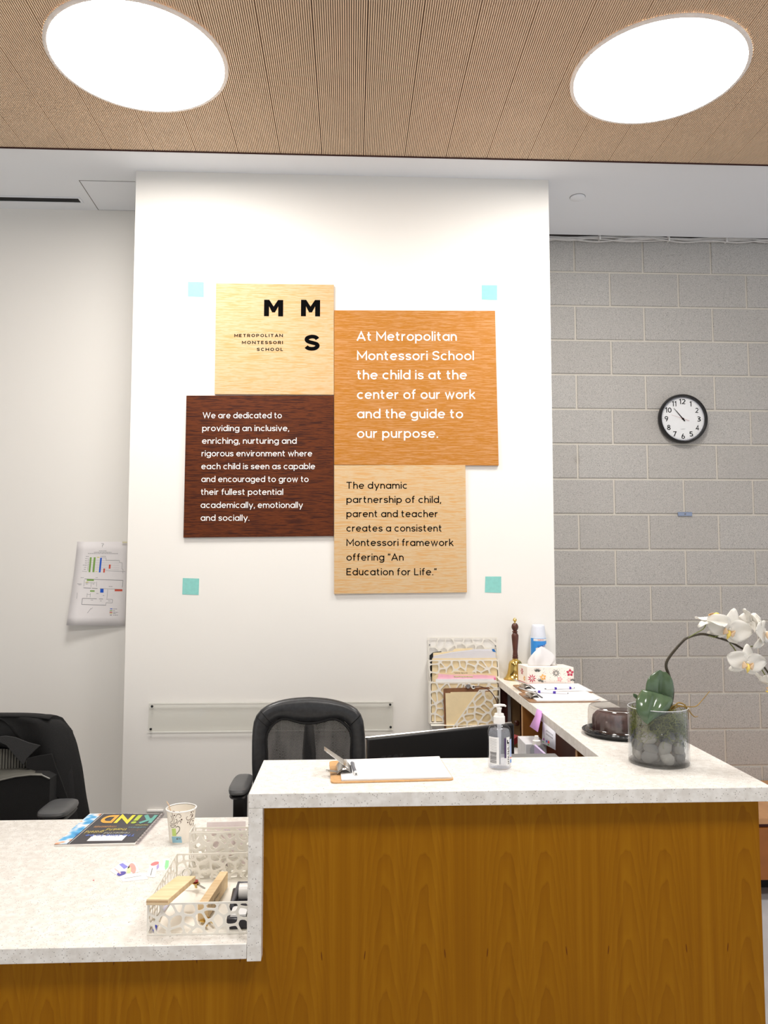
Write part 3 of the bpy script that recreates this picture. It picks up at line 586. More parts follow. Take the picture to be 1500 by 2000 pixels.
t = thing('wall_bracket', 'small blue-grey metal bracket on the block wall below clock', 'bracket', ((a.x+b.x)/2, YBLK-.01, b.z))
MB().box(a.x, b.x, YBLK-.012, YBLK-.0032, b.z, a.z).build('plate', mat('bracket_metal', (150, 162, 186), .35, metal=.6), t, bevel=.002)
MB().lathe([(.005, 0), (.005, .003)], V(((a.x+b.x)/2, YBLK-.012, (a.z+b.z)/2)), 12, **ax).build('screw', M_gray, t)

# ------------------------------------------------------------------ desk
XW = .741; XO = 1.083                      # wing inner and outer edges
XL = onz(485, 1552, TOP).x; XL2 = ony(513, 1580, YF).x
t = thing('raised_countertop', 'white speckled quartz raised counter with waterfall end and side wing', 'countertop', (.4, 2.3, LOW-SLAB))
def slab_poly(z): return [V((XL, YF, z)), V((XO, YF, z)), V((XO, YCOL-.002, z)), V((XW, YCOL-.002, z)), V((XW, YB, z)), V((XL, YB, z))]
MB().prism(slab_poly(TOP-SLAB), (0, 0, SLAB)).build('slab', M_quartz, t, bevel=.0015, smooth=0)
MB().box(XL, XL2, YF, YB, LOW-SLAB-.006, TOP-SLAB-.0002).build('waterfall_end', M_quartz, t, bevel=.0012, smooth=0)
t = thing('low_countertop', 'white speckled quartz desk top at left, holding cup and booklet', 'countertop', (-1.2, 2.4, LOW-SLAB))
MB().prism([V((-3.2, YF, LOW-SLAB)), V((XL-.0006, YF, LOW-SLAB)), V((XL-.0006, 2.93, LOW-SLAB)), V((-3.2, 2.93, LOW-SLAB))], (0, 0, SLAB)).build('slab', M_quartz, t, bevel=.0015, smooth=0)
MB().prism([V((XL2+.001, 2.06, LOW-SLAB)), V((XW-.03, 2.06, LOW-SLAB)), V((XW-.03, 3.85, LOW-SLAB)), V((.42, 3.85, LOW-SLAB)), V((.42, 2.93, LOW-SLAB)), V((XL2+.001, 2.93, LOW-SLAB))], (0, 0, SLAB)).build('inner_slab', M_quartz, t, bevel=.0015, smooth=0)
XR = ony(1481, 1568, 2.0).x
t = thing('reception_desk', 'warm brown cherry veneer reception desk front below the quartz', 'desk', (.2, 2.1, 0))
MB().box(-3.2, XL2-.0, 2.0, 2.02, 0, LOW-SLAB-.0008).box(XL2, XR, 2.0, 2.02, 0, TOP-SLAB-.0008).build('front_panel', M_veneer, t, smooth=0)
MB().box(XR-.02, XR, 2.0205, YCOL-.003, 0, TOP-SLAB-.0008).build('side_panel', M_veneer, t, smooth=0)
M_inw = mat('cabinet_wood', (146, 92, 36), .5, var=.12, scale=14); M_red = mat('dark_cherry_shaded', (84, 36, 22), .55, var=.15, scale=14); M_edge = mat('light_edge_banding', (204, 160, 112), .5)
M_tan = mat('tan_board', (150, 118, 78), .6, var=.08)
XC = XW+.115
MB().box(XC, XC+.012, 2.33, YCOL-.003, LOW+.001, TOP-SLAB-.001).build('cubby_back', M_red, t, smooth=0)  # dark red has the shade inside the cubby put into its colour
for py, nm in ((onx(1021, 1430, XW+.012).y, 0), (onx(1127.5, 1470, XW+.012).y, 1)):
    MB().box(XW+.014, XC-.0005, py, py+.018, LOW+.001, TOP-SLAB-.001).build('partition', M_inw, t, smooth=0)
    MB().box(XW+.011, XW+.0135, py, py+.018, LOW+.001, TOP-SLAB-.001).build('edge_band', M_edge, t, smooth=0)
yq = YCOL-.02
a = ony(990, 1400, yq); b = ony(994, 1400, yq); c = ony(976, 1400, yq); d_ = ony(1020, 1400, 3.42)
MB().box(a.x, b.x+.004, yq-.03, yq, LOW+.001, TOP-SLAB-.001).build('metal_post', mat('grey_post', (150, 150, 152), .5, metal=.3), t, smooth=0)
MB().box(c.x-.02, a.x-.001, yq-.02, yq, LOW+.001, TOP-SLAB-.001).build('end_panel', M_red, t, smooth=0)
MB().box(b.x+.006, XC-.001, yq-.008, yq, LOW+.001, TOP-SLAB-.001).build('end_door', M_tan, t, smooth=0)
p = ony(1009, 1412, yq-.03)
MB().lathe([(.004, 0), (.004, .016), (.013, .02), (.014, .028), (.007, .034)], V((p.x, yq-.008, p.z)), 16, X=V((1, 0, 0)), Y=V((0, 0, 1)), Z=V((0, -1, 0))).build('knob', M_dwood, t)

# wooden bench in the back right
yb_ = 3.95; zt_ = ony(1495, 1598, yb_).z; z2 = ony(1495, 1617, yb_).z; z3 = ony(1495, 1719, yb_).z
t = thing('wooden_bench', 'low wooden bench against block wall, right of the desk', 'bench', (2.0, 4.2, 0))
M_lw = mat('bench_top_wood', (196, 146, 100), .45, var=.1, scale=9); M_bw = mat('bench_front_wood', (156, 92, 32), .5, var=.15, scale=9)
MB().box(1.25, 3.2, yb_, YBLK-.01, z2+.018, zt_).build('seat', M_lw, t, bevel=.002)
MB().box(1.27, 3.18, yb_+.02, YBLK-.02, z2-.001, z2+.0175).build('shadow_gap', M_red, t)
MB().box(1.25, 3.2, yb_, YBLK-.01, z3, z2-.0015).build('front_panel', M_bw, t, bevel=.002)
MB().box(1.35, 3.1, yb_+.18, YBLK-.02, 0, z3-.0005).build('plinth', M_blackm, t)

# ------------------------------------------------------------------ chairs
M_leather = mat('black_leather', (44, 45, 47), .34, var=.25, scale=60, bump=.25); M_armp = mat('arm_pad_rubber', (78, 79, 80), .38, var=.08)
M_fab = mat('black_fabric', (22, 22, 22), .95, var=.5, scale=420, bump=.5)
def meshmat():
    k = N('mesh_fabric'); pm_ = k.mapped((1, 1, 1)); sp_ = k.n('ShaderNodeSeparateXYZ', i_Vector=pm_)
    wx = k.math('SINE', k.math('MULTIPLY', sp_.outputs[0], 2*pi/.0052)); wz = k.math('SINE', k.math('MULTIPLY', sp_.outputs[2], 2*pi/.0052))
    hole = k.math('GREATER_THAN', k.math('MULTIPLY', wx, wz), .45)
    nz = k.n('ShaderNodeTexNoise', i_Vector=k.mapped((26, 5, 4)), i_Scale=1.0, i_Detail=1.0).outputs[0]  # upright pale streaks: light showing through the weave, put into the colour
    k.L(k.ramp(nz, [(.42, lin((30, 30, 31))), (.62, lin((72, 71, 70)))]), k.b.inputs['Base Color']); k.b.inputs['Roughness'].default_value = .7
    t_ = k.n('ShaderNodeBsdfTransparent'); mx = k.n('ShaderNodeMixShader', i_0=k.math('MULTIPLY', hole, .55)); k.L(k.b.outputs[0], mx.inputs[1]); k.L(t_.outputs[0], mx.inputs[2]); k.L(mx.outputs[0], k.t.nodes['Material Output'].inputs[0]); return k.m
M_mesh = meshmat()
def polar(pts, c, n):
    P_ = spline(pts+[pts[0]], 6)[:-1]; out = []; A_ = [(math.atan2(p.z-c.z, p.x-c.x), p) for p in P_]
    for i in range(n):
        t_ = -pi+2*pi*i/n; best = None
        for k in range(len(A_)):
            a0, p0 = A_[k]; a1, p1 = A_[(k+1) % len(A_)]; da = (a1-a0+pi) % (2*pi)-pi; dt = (t_-a0+pi) % (2*pi)-pi
            if abs(da) > 1e-9 and 0 <= dt/da <= 1 and abs(dt) <= abs(da): best = p0.lerp(p1, dt/da); break
        out.append(best or min(A_, key=lambda q: abs((q[0]-t_+pi) % (2*pi)-pi))[1])
    return out
def bowed(p, cx, hw, k): return V((p.x, p.y-k*((p.x-cx)/hw)**2, p.z))
def office_base(t, cx, cy, seat_z, seat_m):
    MB().blob((cx, cy, seat_z), .25, .24, .045, .5, 24, 10).build('seat', seat_m, t)
    MB().lathe([(.028, .10), (.028, .30), (.02, .30), (.02, seat_z-.04)], (cx, cy, 0), 16).build('gas_post', M_black, t)
    for k in range(5):
        a_ = 2*pi*k/5+.3; d_ = V((cos(a_), sin(a_), 0)); e_ = V((cx, cy, .10))
        lg = MB().tube([e_, e_+d_*.16+V((0, 0, .0)), e_+d_*.30+V((0, 0, -.025))], [.028, .022, .014], 8).build('base_leg', M_black, t)
        MB().lathe([(.026, -.011), (.028, -.008), (.028, .008), (.026, .011)], e_+d_*.30+V((0, 0, -.071)), 14, X=V((0, 0, 1)), Y=d_, Z=d_.cross(V((0, 0, 1)))).build('caster', M_black, lg)
def armrest(t, c, w_, l_, zb, m):
    ar = MB().blob(c, w_/2, l_/2, .019, .55, 24, 10, e2=.7).build('arm_pad', m, t)
    MB().blob(c+V((0, 0, -.021)), w_/2*.92, l_/2*.94, .010, .5, 20, 6, e2=.6).build('pad_base', M_black, ar)
    MB().box(c.x-.026, c.x+.022, c.y-.035, c.y+.03, zb, c.z-.022).build('arm_post', M_black, t, bevel=.006)
# mesh-back leather chair
YC = 3.36
C1 = lambda x, y: ony(x, y, YC)
cx = C1(603, 1440).x; hw = (C1(712, 1440).x-C1(495, 1440).x)/2
t = thing('office_chair', 'black leather office chair with mesh back behind the raised counter', 'chair', (cx, YC-.2, 0))
O_ = [C1(*p_) for p_ in ((603, 1361), (640, 1363.5), (672, 1370), (695, 1380), (707, 1396), (711.5, 1420), (713, 1460), (712, 1520), (700, 1600), (650, 1625), (603, 1628), (556, 1625), (506, 1600), (496, 1520), (494.5, 1460), (496, 1420), (501, 1397), (514, 1381), (536, 1370), (566, 1363.5))]
I_ = [C1(*p_) for p_ in ((603, 1411), (628, 1409), (652, 1402), (670, 1406), (682, 1416), (685, 1435), (686, 1480), (682, 1540), (665, 1572), (603, 1578), (541, 1572), (527, 1540), (523, 1480), (523, 1435), (528, 1416), (540, 1405), (556, 1402), (578, 1409))]
cc_ = C1(603, 1495); NN = 72; Op = polar(O_, cc_, NN); Ip = polar(I_, cc_, NN); rings = []
for i in range(NN):
    rr = []
    for k in range(12):
        a_ = 2*pi*k/12; s_ = (1-cos(a_))/2; q = Op[i].lerp(Ip[i], s_); th_ = (.024 if a_ < pi else .02)*abs(sin(a_))**.6
        rr.append(bowed(q, cx, hw, .045)+V((0, -th_ if a_ < pi else th_, 0)))
    rings.append(rr)
MB().loft(rings, closed=True).build('back_frame', M_leather, t, smooth=80)
vs = [bowed(cc_, cx, hw, .045)]; fs = []
for s_ in (.25, .5, .75, 1.02): vs += [bowed(cc_.lerp(p_, s_), cx, hw, .045) for p_ in Ip]
for i in range(NN):
    j = (i+1) % NN; fs.append((0, 1+i, 1+j)); fs += [(1+k*NN+i, 1+(k+1)*NN+i, 1+(k+1)*NN+j, 1+k*NN+j) for k in range(3)]
MB().add(vs, fs).build('back_mesh', M_mesh, t)
for px, py in ((502, 1394), (507, 1387), (705, 1394), (700, 1387)):
    q_ = C1(px, py); k_ = min(range(NN), key=lambda i: (Op[i]-q_).length); e_ = (k_+(4 if px < 600 else -4)) % NN
    MB().tube([bowed(Op[k_].lerp(Ip[k_], s_), cx, hw, .045)+V((0, -.024*abs(2*math.sqrt(s_*(1-s_)))**.6-.0006, 0)) for s_ in (.05, .2, .35, .5, .65, .8, .95)], .0016, 6).build('seam', M_blackm, t)
MB().tube(spline([bowed(p_, cx, hw, .045)+V((0, -.012, 0)) for p_ in Ip[::4]+[Ip[0]]], 3), .006, 6).build('piping', M_blackm, t)
MB().tube([V((cx, YC+.03, .62)), V((cx, YC+.04, .9)), V((cx, YC+.03, 1.02))], [.03, .03, .02], 10).build('spine', M_black, t)
office_base(t, cx, YC-.26, .50, M_leather)
AL = ony(471, 1532, 3.09)
armrest(t, AL, .078, .24, .50, M_armp); armrest(t, V((2*cx-AL.x, AL.y, AL.z)), .078, .24, .50, M_armp)
for sg in (AL.x, 2*cx-AL.x): MB().tube([V((sg, 3.09, .5)), V(((sg+cx)/2, 3.09, .46)), V((cx, 3.09, .455))], .018, 8).build('arm_bracket', M_black, t)

# left chair with a jacket hung over it
YC = 3.5
cx2 = C1(-10, 1500).x
t = thing('office_chair', 'black high-backed office chair at the left edge, draped with jacket', 'chair', (cx2, YC-.2, 0))
def mir(pts):
    L_ = [C1(*p_) for p_ in pts]; return L_+[V((2*cx2-p_.x, p_.y, p_.z)) for p_ in reversed(L_)]
O_ = mir([(-10, 1402), (50, 1403), (102, 1410), (124, 1428), (134, 1456), (142, 1510), (148, 1570), (152, 1620), (120, 1660), (-10, 1668)])
I_ = mir([(-10, 1458), (20, 1462), (48, 1476), (72, 1510), (76, 1560), (70, 1600), (-10, 1606)])
cc_ = C1(-10, 1530); Op = polar(O_, cc_, NN); Ip = polar(I_, cc_, NN); hw = (C1(150, 1500).x-C1(-10, 1500).x); rings = []
for i in range(NN):
    rr = []
    for k in range(10):
        a_ = 2*pi*k/10; s_ = (1-cos(a_))/2; q = Op[i].lerp(Ip[i], s_); th_ = .02*abs(sin(a_))**.6; rr.append(q+V((0, -th_ if a_ < pi else th_, 0)))
    rings.append(rr)
MB().loft(rings, closed=True).build('back_frame', M_blackm, t, smooth=80)
M_rib = mat('grey_back_mesh', (104, 102, 94), .7)
rb = MB()
for i in range(-16, 17):
    x = C1(-10, 1500).x+i*.0125; zt1 = C1(0, 1462+abs(i)**2*.06).z; rb.box(x-.004, x+.004, YC-.004, YC+.004, C1(0, 1600).z, zt1)
tag(rb.build('back_ribs', M_rib, t), kind='stuff')
MB().box(C1(-92, 1500).x, C1(72, 1500).x, YC+.006, YC+.01, C1(0, 1600).z, C1(0, 1470).z).build('back_mesh', M_blackm, t)
# lumbar cushion: black pad with grey leather top roll
lp = [(-40, 1533), (0, 1524), (30, 1517), (60, 1513.5), (82, 1514), (97, 1521)]; tp = [(-40, 1504), (0, 1503), (30, 1501), (60, 1501.5), (80, 1506), (97, 1519)]
yl = YC-.14; U1 = [ony(*p_, yl) for p_ in lp]; T1 = [ony(*p_, yl+.10) for p_ in tp]
U1 = [V((2*cx2-p_.x, p_.y, p_.z)) for p_ in reversed(U1)]+U1; T1 = [V((2*cx2-p_.x, p_.y, p_.z)) for p_ in reversed(T1)]+T1
n_ = len(U1); MB().add(U1+T1, [(i, i+1, n_+i+1, n_+i) for i in range(n_-1)]).build('lumbar_top', mat('grey_leather', (92, 91, 84), .5), t, solid=.004)
MB().tube(U1, .0035, 6).build('piping', mat('grey_piping', (120, 119, 112), .4), t)
Z_ = C1(0, 1640).z; MB().prism([p_+V((0, .004, -.002)) for p_ in U1]+[V((U1[-1].x-.0, yl+.004, Z_)), V((U1[0].x, yl+.004, Z_))], (0, .09, 0)).build('lumbar_cushion', M_fab, t, smooth=0)
office_base(t, cx2, YC-.27, .50, M_fab)
AR = ony(114, 1579, 3.14); ar = armrest(t, AR, .12, .20, .50, M_armp); armrest(t, V((2*cx2-AR.x, AR.y, AR.z)), .12, .20, .5, M_armp)
for sg in (AR.x, 2*cx2-AR.x): MB().tube([V((sg, 3.14, .5)), V(((sg+cx2)/2, 3.14, .46)), V((cx2, 3.14, .455))], .018, 8).build('arm_bracket', M_black, t)
# jacket
jk = thing('jacket', 'black jacket hung over the back of the left office chair', 'jacket', (cx2, YC, C1(0, 1400).z-.4))
rgj = random.Random(3)
def side_x(v):   # right-hand outline of the draped jacket, v 0 top .. 1 bottom
    ys = [(0, 108), (.1, 128), (.25, 139), (.5, 150), (.75, 158), (1, 170)]
    for (a0, b0), (a1, b1) in zip(ys, ys[1:]):
        if v <= a1: return b0+(b1-b0)*(v-a0)/(a1-a0)
    return 170
def jfront(u, v):
    xr = side_x(v); xi = -10+(58+v*22 if v > .3 else 58*(v/.3)**.6); x = xi+(xr-xi)*u; y = 1399+215*v+(8*u**4*(1-v)**6)+7*max(0, u-.4)*(1-v)**8
    p_ = ony(x, y, YC-.028); return p_+V((0, .022*sin(u*pi*2.3+v*2)*(.3+v)+.05*u**6, 0))
def mirx(f): return lambda u, v: (lambda p_: V((2*cx2-p_.x, p_.y, p_.z)))(f(u, v))
MB().grid(jfront, 16, 18).build('front_drape', M_fab, jk, solid=.006)
MB().grid(mirx(jfront), 16, 18).build('front_drape', M_fab, jk, solid=.006)
def jtop(u, v):
    x = -116+212*u; d_ = abs(x+10)/120; y = 1399.5+9*d_**4; p_ = ony(x, y, YC-.03); return V((p_.x, YC-.03+.07*v, p_.z+.006*sin(v*pi)))
MB().grid(jtop, 16, 4).build('shoulder', M_fab, jk, solid=.006)
def jback(u, v): p_ = jfront(min(1, u), v) if False else ony(-10+(side_x(v)+10)*(2*u-1), 1400+300*v+9*abs(2*u-1)**6*(1-v)**6, YC-.03); return V((p_.x, YC+.045+.01*sin(u*15), p_.z))
MB().grid(jback, 20, 10).build('back_drape', M_fab, jk, solid=.006)
M_fab2 = mat('jacket_lapel', (50, 50, 50), .95, var=.5, scale=420, bump=.4)
for pl in (((-10, 1440), (10, 1437), (30, 1440), (55, 1450), (79, 1456), (70, 1464), (52, 1482), (46, 1495), (30, 1478), (12, 1456), (-10, 1446)),
           ((52, 1481), (75, 1476), (101, 1472), (108, 1495), (122, 1530), (134, 1565), (118, 1562), (96, 1540), (72, 1510), (50, 1500))):
    L_ = [ony(*p_, YC-.062) for p_ in pl]; MB().prism(L_, (0, .006, 0)).build('lapel', M_fab2 if pl[0][0] < 0 else M_fab, jk, bevel=.002)

# ------------------------------------------------------------------ monitor
A_ = ony(718, 1443, 2.58); B_ = ony(1005, 1413, 2.58); zt_ = A_.z
B_ = onz(1005, 1413, zt_); A_ = onz(718, 1443, zt_); ux = (B_-A_).normalized(); ny_ = V((ux.y, -ux.x, 0)); Wm = (B_-A_).length
t = thing('monitor', 'black computer monitor seen from behind, beyond the raised counter', 'monitor', ((A_.x+B_.x)/2, (A_.y+B_.y)/2, LOW))
zb_ = LOW+.05
MB().obox((A_+B_)/2+V((0, 0, (zb_-zt_)/2))-ny_*.012, ux*Wm/2, ny_*.012, V((0, 0, (zt_-zb_)/2))).build('housing', M_black, t, bevel=.006)
MB().obox((A_+B_)/2+V((0, 0, (zb_-zt_)/2-.07))+ny_*.008, ux*(Wm/2-.08), ny_*.01, V((0, 0, (zt_-zb_)/2-.09))).build('back_shell', M_blackm, t, bevel=.01)
MB().obox((A_+B_)/2+V((0, 0, (zb_-zt_)/2))-ny_*.0245, ux*(Wm/2-.012), ny_*.0005, V((0, 0, (zt_-zb_)/2-.012))).build('screen', mat('dark_screen', (12, 12, 14), .15), t)
MB().tube([A_+V((0, 0, -.001))-ny_*.02, B_+V((0, 0, -.001))-ny_*.02], .0035, 6).tube([A_-ny_*.008+V((0, 0, -.004)), V((A_.x, A_.y, zb_))-ny_*.008], .004, 6).build('bezel_edge', M_steel, t)
lettering('acer', ((A_+ux*.045+V((0, 0, -.082)))+ny_*.0004), ux, (0, 0, 1), .085, .03, mat('embossed_logo', (48, 48, 50), .3), t, .15, name='logo')
mc = (A_+B_)/2; MB().obox(V((mc.x, mc.y, LOW+.06))+ny_*.035, ux*.04, ny_*.01, V((0, 0, .055))).build('stand_neck', M_black, t, bevel=.003)
MB().lathe([(.11, 0), (.11, .006), (.10, .01), (.001, .011)], V((mc.x, mc.y, LOW+.0003))+ny_*.02, 32).build('stand_base', M_black, t)

# ------------------------------------------------------------------ wall file organiser
YO = YCOL-.006
t = thing('wall_file_organizer', 'white pierced metal three-pocket file holder on the wall', 'file organizer', (ony(907, 1300, YO).x, YCOL-.06, ony(907, 1425, YO).z))
def pan(q, y, n, seed, name='pocket_front'):
    P_ = [ony(*p_, y) for p_ in q]; O0 = P_[-1]; pl = [(p_.x-O0.x, p_.z-O0.z) for p_ in P_]
    lattice(MB(), O0, (1, 0, 0), (0, 0, 1), pl, n, .0062, .0016, seed, .0055).build(name, M_latt, t, smooth=0)
pan(((835.5, 1244.5), (971, 1244.5), (975, 1335), (838, 1335)), YO, 44, 2, 'back_panel')
pan(((837, 1289), (973.5, 1288), (976, 1332), (839, 1334)), YO-.035, 26, 5)
pan(((839, 1332), (977, 1331), (975, 1410), (840, 1413)), YO-.07, 52, 9)
pan(((936, 1347), (977, 1345.5), (977, 1426), (880, 1426)), YO-.105, 30, 14)
for px0, y0, zt1, zb1 in ((837, YO-.036, 1289, 1335), (839, YO-.071, 1332, 1415)):
    for px in (px0, px0+137):
        a = ony(px, zt1, y0); b = ony(px, zb1, y0); MB().box(a.x-.0008, a.x+.0008, y0, YO, b.z, a.z).build('side_plate', M_latt, t, smooth=0)
a = ony(841, 1414, YO-.071); b = ony(975, 1414, YO-.071)
MB().box(a.x, b.x, YO-.105, YO, a.z-.003, a.z-.001).build('floor_plate', M_latt, t, smooth=0)
c = ony(841, 1430, YO-.07); MB().box(a.x+.004, ony(868, 1414, YO-.07).x, YO-.07, YO, c.z, a.z-.0035).build('lower_bracket', mat('grey_metal', (196, 194, 190), .5), t, bevel=.002)
for px, py in ((839, 1259.5), (967.5, 1261.5)):
    MB().lathe([(.0035, 0), (.0035, .003)], ony(px, py, YO-.001), 10, **ax).build('screw', M_gray, t)
# contents
def leaf_sheet(name, label, cat, q, y, th, m, extra=None, group='papers in the wall organiser'):
    P_ = [ony(*p_, y) for p_ in q]; c_ = P_[-1]; t_ = thing(name, label, cat, (sum(p_.x for p_ in P_)/len(P_), y, min(p_.z for p_ in P_)), group)
    MB().prism(P_, (0, th, 0)).build('sheet', m, t_, smooth=0)
    return t_
M_hint = mat('grey_paper', (222, 220, 224), .8, var=.02); M_pink = mat('pink_paper', (248, 196, 212), .8); M_hot = mat('hot_pink_tab', (240, 120, 170), .7); M_bl = mat('blue_tab', (30, 110, 180), .5)
leaf_sheet('folder', 'black folder edge at left of the top organizer pocket', 'folder', ((839, 1280), (846, 1274), (862, 1272), (862, 1320), (839, 1322)), YO-.006, .0015, M_black)
f_ = leaf_sheet('folder', 'manila folder with raised tab in the top organizer pocket', 'folder', ((846, 1275), (884, 1272), (888, 1267), (922, 1266), (926, 1270), (960, 1270), (970, 1278), (971, 1325), (846, 1325)), YO-.010, .002, M_manila)
f_ = leaf_sheet('folder', 'grey folder with a blue corner in the top organizer pocket', 'folder', ((845, 1284), (880, 1274), (928, 1268), (960, 1268), (966, 1275), (971, 1284), (971, 1325), (845, 1325)), YO-.015, .002, M_hint)
MB().prism([ony(*p_, YO-.0155) for p_ in ((960.5, 1267.5), (965, 1267.5), (969, 1274), (962, 1272.5))], (0, .0003, 0)).build('corner', M_bl, f_, smooth=0)
leaf_sheet('paper_stack', 'stack of pale papers at front of the top organizer pocket', 'papers', ((847, 1281), (878, 1275), (930, 1270), (962, 1272), (968, 1277), (968, 1326), (846, 1328)), YO-.024, .006, M_hint)
leaf_sheet('folder', 'plain manila folder low in the top organizer pocket', 'folder', ((844, 1286), (970, 1285.5), (972, 1330), (844, 1331)), YO-.031, .003, M_manila)
f1 = leaf_sheet('folder', 'manila folder with handwritten tab, rear one in middle pocket', 'folder', ((847, 1322), (856, 1315), (883, 1314), (887, 1311), (921, 1311), (925, 1315), (968, 1316), (970, 1322), (974, 1380), (846, 1380)), YO-.046, .002, M_manila)
wall_text('Tammie  Records', 887, 913, 1315.5, 2.6, YO-.0462, M_brown, f1)
leaf_sheet('paper_sheet', 'pink sheet standing in the middle organizer pocket', 'paper', ((856, 1316), (880, 1318), (940, 1318), (968, 1320), (970, 1380), (854, 1380)), YO-.050, .0015, M_pink)
f1 = leaf_sheet('folder', 'manila folder with handwritten tab, front one in middle pocket', 'folder', ((853, 1325.5), (884, 1324), (888, 1320), (923, 1320), (926, 1324), (966, 1325), (974, 1380), (852, 1380)), YO-.056, .0015, M_manila)
wall_text('Parent Forms for Storage', 887, 923, 1324.3, 2.8, YO-.0562, M_ink, f1, .10)
leaf_sheet('paper_sheet', 'pink sheet with hot pink edge lying low in middle pocket', 'paper', ((854, 1323), (965, 1323), (968, 1327), (970, 1380), (852, 1380)), YO-.060, .0012, M_pink)
f_ = leaf_sheet('paper_stack', 'white paper stack at front of the middle organizer pocket', 'papers', ((851, 1326.5), (967, 1326), (970, 1330), (972, 1400), (850, 1402)), YO-.066, .004, M_paper)
MB().prism([ony(*p_, YO-.0665) for p_ in ((965, 1323.5), (968, 1323.5), (968, 1328), (965, 1328))], (0, .0003, 0)).build('tab', M_hot, f_, smooth=0)
leaf_sheet('folder', 'manila folders filling the organizer behind the lower lattice', 'folder', ((843, 1335), (972, 1335), (972, 1409), (843, 1409)), YO-.0675, .001, M_manila)
cb = leaf_sheet('clipboard', 'brown clipboard upright in the lowest organizer pocket', 'clipboard', ((866, 1346), (869, 1344.5), (955, 1342), (958, 1347), (960, 1426), (868, 1426)), YO-.085, .003, mat('hardboard', (134, 92, 62), .5, var=.12, scale=60), group=None)
ck = ony(914, 1340, YO-.088)
MB().lathe([(.0125, 0), (.0145, .004), (.011, .009), (.006, .009), (.0055, .002)], ck, 24, **ax).build('clip', M_chrome, cb)
MB().lathe([(.010, 0), (.010, .003), (.0045, .003), (.0045, 0)], ck+V((.026, -.002, -.004)), 20, **ax).build('ring', M_white, cb)
MB().tube(spline([ck+V((.03, -.006, -.003)), ony(938, 1341, YO-.11), ony(955, 1348, YO-.125), ony(968, 1365, YO-.13), ony(972, 1380, YO-.13), ony(973, 1400, YO-.125)], 6), .0022, 6).build('strap', mat('dark_red_cord', (70, 28, 24), .6), cb)
leaf_sheet('folder', 'large plain manila folder standing in the lowest organizer pocket', 'folder', ((870, 1354), (880, 1354), (880, 1352), (970, 1351), (974, 1426), (872, 1426)), YO-.094, .004, M_manila)

# ------------------------------------------------------------------ things on the wing
# hand bell
bp_ = onz(1003, 1327, TOP); sc = bp_.y/F
bp_ = V((bp_.x+.01, bp_.y, TOP+.0005))
t = thing('hand_bell', 'brass hand bell with a turned dark wood handle', 'bell', bp_)
MB().lathe([(.060, 0), (.0595, .004), (.050, .012), (.041, .03), (.036, .055), (.034, .075), (.029, .088), (.018, .096), (.014, .097), (.014, .103)], bp_, 40).build('bell', M_brass, t)
hz = .103; MB().lathe([(.014, 0), (.0145, .006), (.012, .008), (.0145, .012), (.013, .016), (.0125, .022), (.0115, .035), (.014, .065), (.017, .10), (.0175, .115), (.012, .125), (.010, .128), (.0145, .131), (.0145, .134), (.009, .136), (.012, .141), (.0165, .150), (.0175, .158), (.015, .168), (.008, .175)], bp_+V((0, 0, hz)), 24).build('handle', M_dwood, t)
MB().lathe([(.004, 0), (.004, .008), (.0085, .012), (.010, .018), (.006, .025), (.001, .028)], bp_+V((0, 0, hz+.174)), 16).build('finial', M_brass, t)
MB().blob(bp_+V((0, 0, .02)), .012, .012, .014).build('clapper', M_brass, t)
# aerosol can
p = V((ony(1052, 1300, 3.875).x, 3.875, TOP+.0005)); zt1 = ony(1052, 1220, 3.875).z-p.z; zc = ony(1052, 1243, 3.875).z-p.z
t = thing('aerosol_can', 'blue and white disinfectant spray can behind the tissue box', 'spray can', p)
rc = .0395
MB().lathe([(rc-.003, 0), (rc, .003), (rc, zc-.004), (rc-.002, zc)], p, 32).build('body', mat('can_white', (225, 236, 248), .3), t)
MB().lathe([(rc-.001, zc), (rc-.002, zc+.006), (rc-.007, zt1-.012), (rc-.009, zt1-.003), (rc-.012, zt1), (.001, zt1)], p, 32).build('cap', mat('can_cap', (226, 230, 240), .4, var=.01), t)
def wrap(name, m, parent, c, r_, a0, a1, z0, z1, n=12, top=None, bot=None):
    def fn(u, v):
        a_ = a0+(a1-a0)*u; zz = (z0 if bot is None else bot(u))*(1-v)+(z1 if top is None else top(u))*v; return c+V((r_*cos(a_), r_*sin(a_), zz))
    return MB().grid(fn, n, 3).build(name, m, parent)
MBL = mat('label_blue', (58, 150, 232), .35); MBD = mat('label_deep_blue', (40, 60, 150), .4)
wrap('label', MBL, t, p, rc+.0004, -pi*.95, -pi*.05, .03, zc-.006, 20)
wrap('label_band', M_paper, t, p, rc+.0008, -pi*.78, -pi*.1, zc-.020, zc-.008, 16)
wrap('label_swoosh', M_paper, t, p, rc+.0008, -pi*.68, -pi*.06, .03, zc-.07, 16, top=lambda u: zc-.055+.025*u, bot=lambda u: .03)
lettering('TOUGH ON', p+V((-.014, -rc-.0012, zc-.017)), (1, 0, 0), (0, 0, 1), .032, .006, mat('label_red', (214, 60, 60), .5), t, .12)
lettering('Lysol', p+V((-.012, -rc-.0012, zc-.052)), (1, 0, .12), (0, 0, 1), .036, .014, MBD, t, .13)
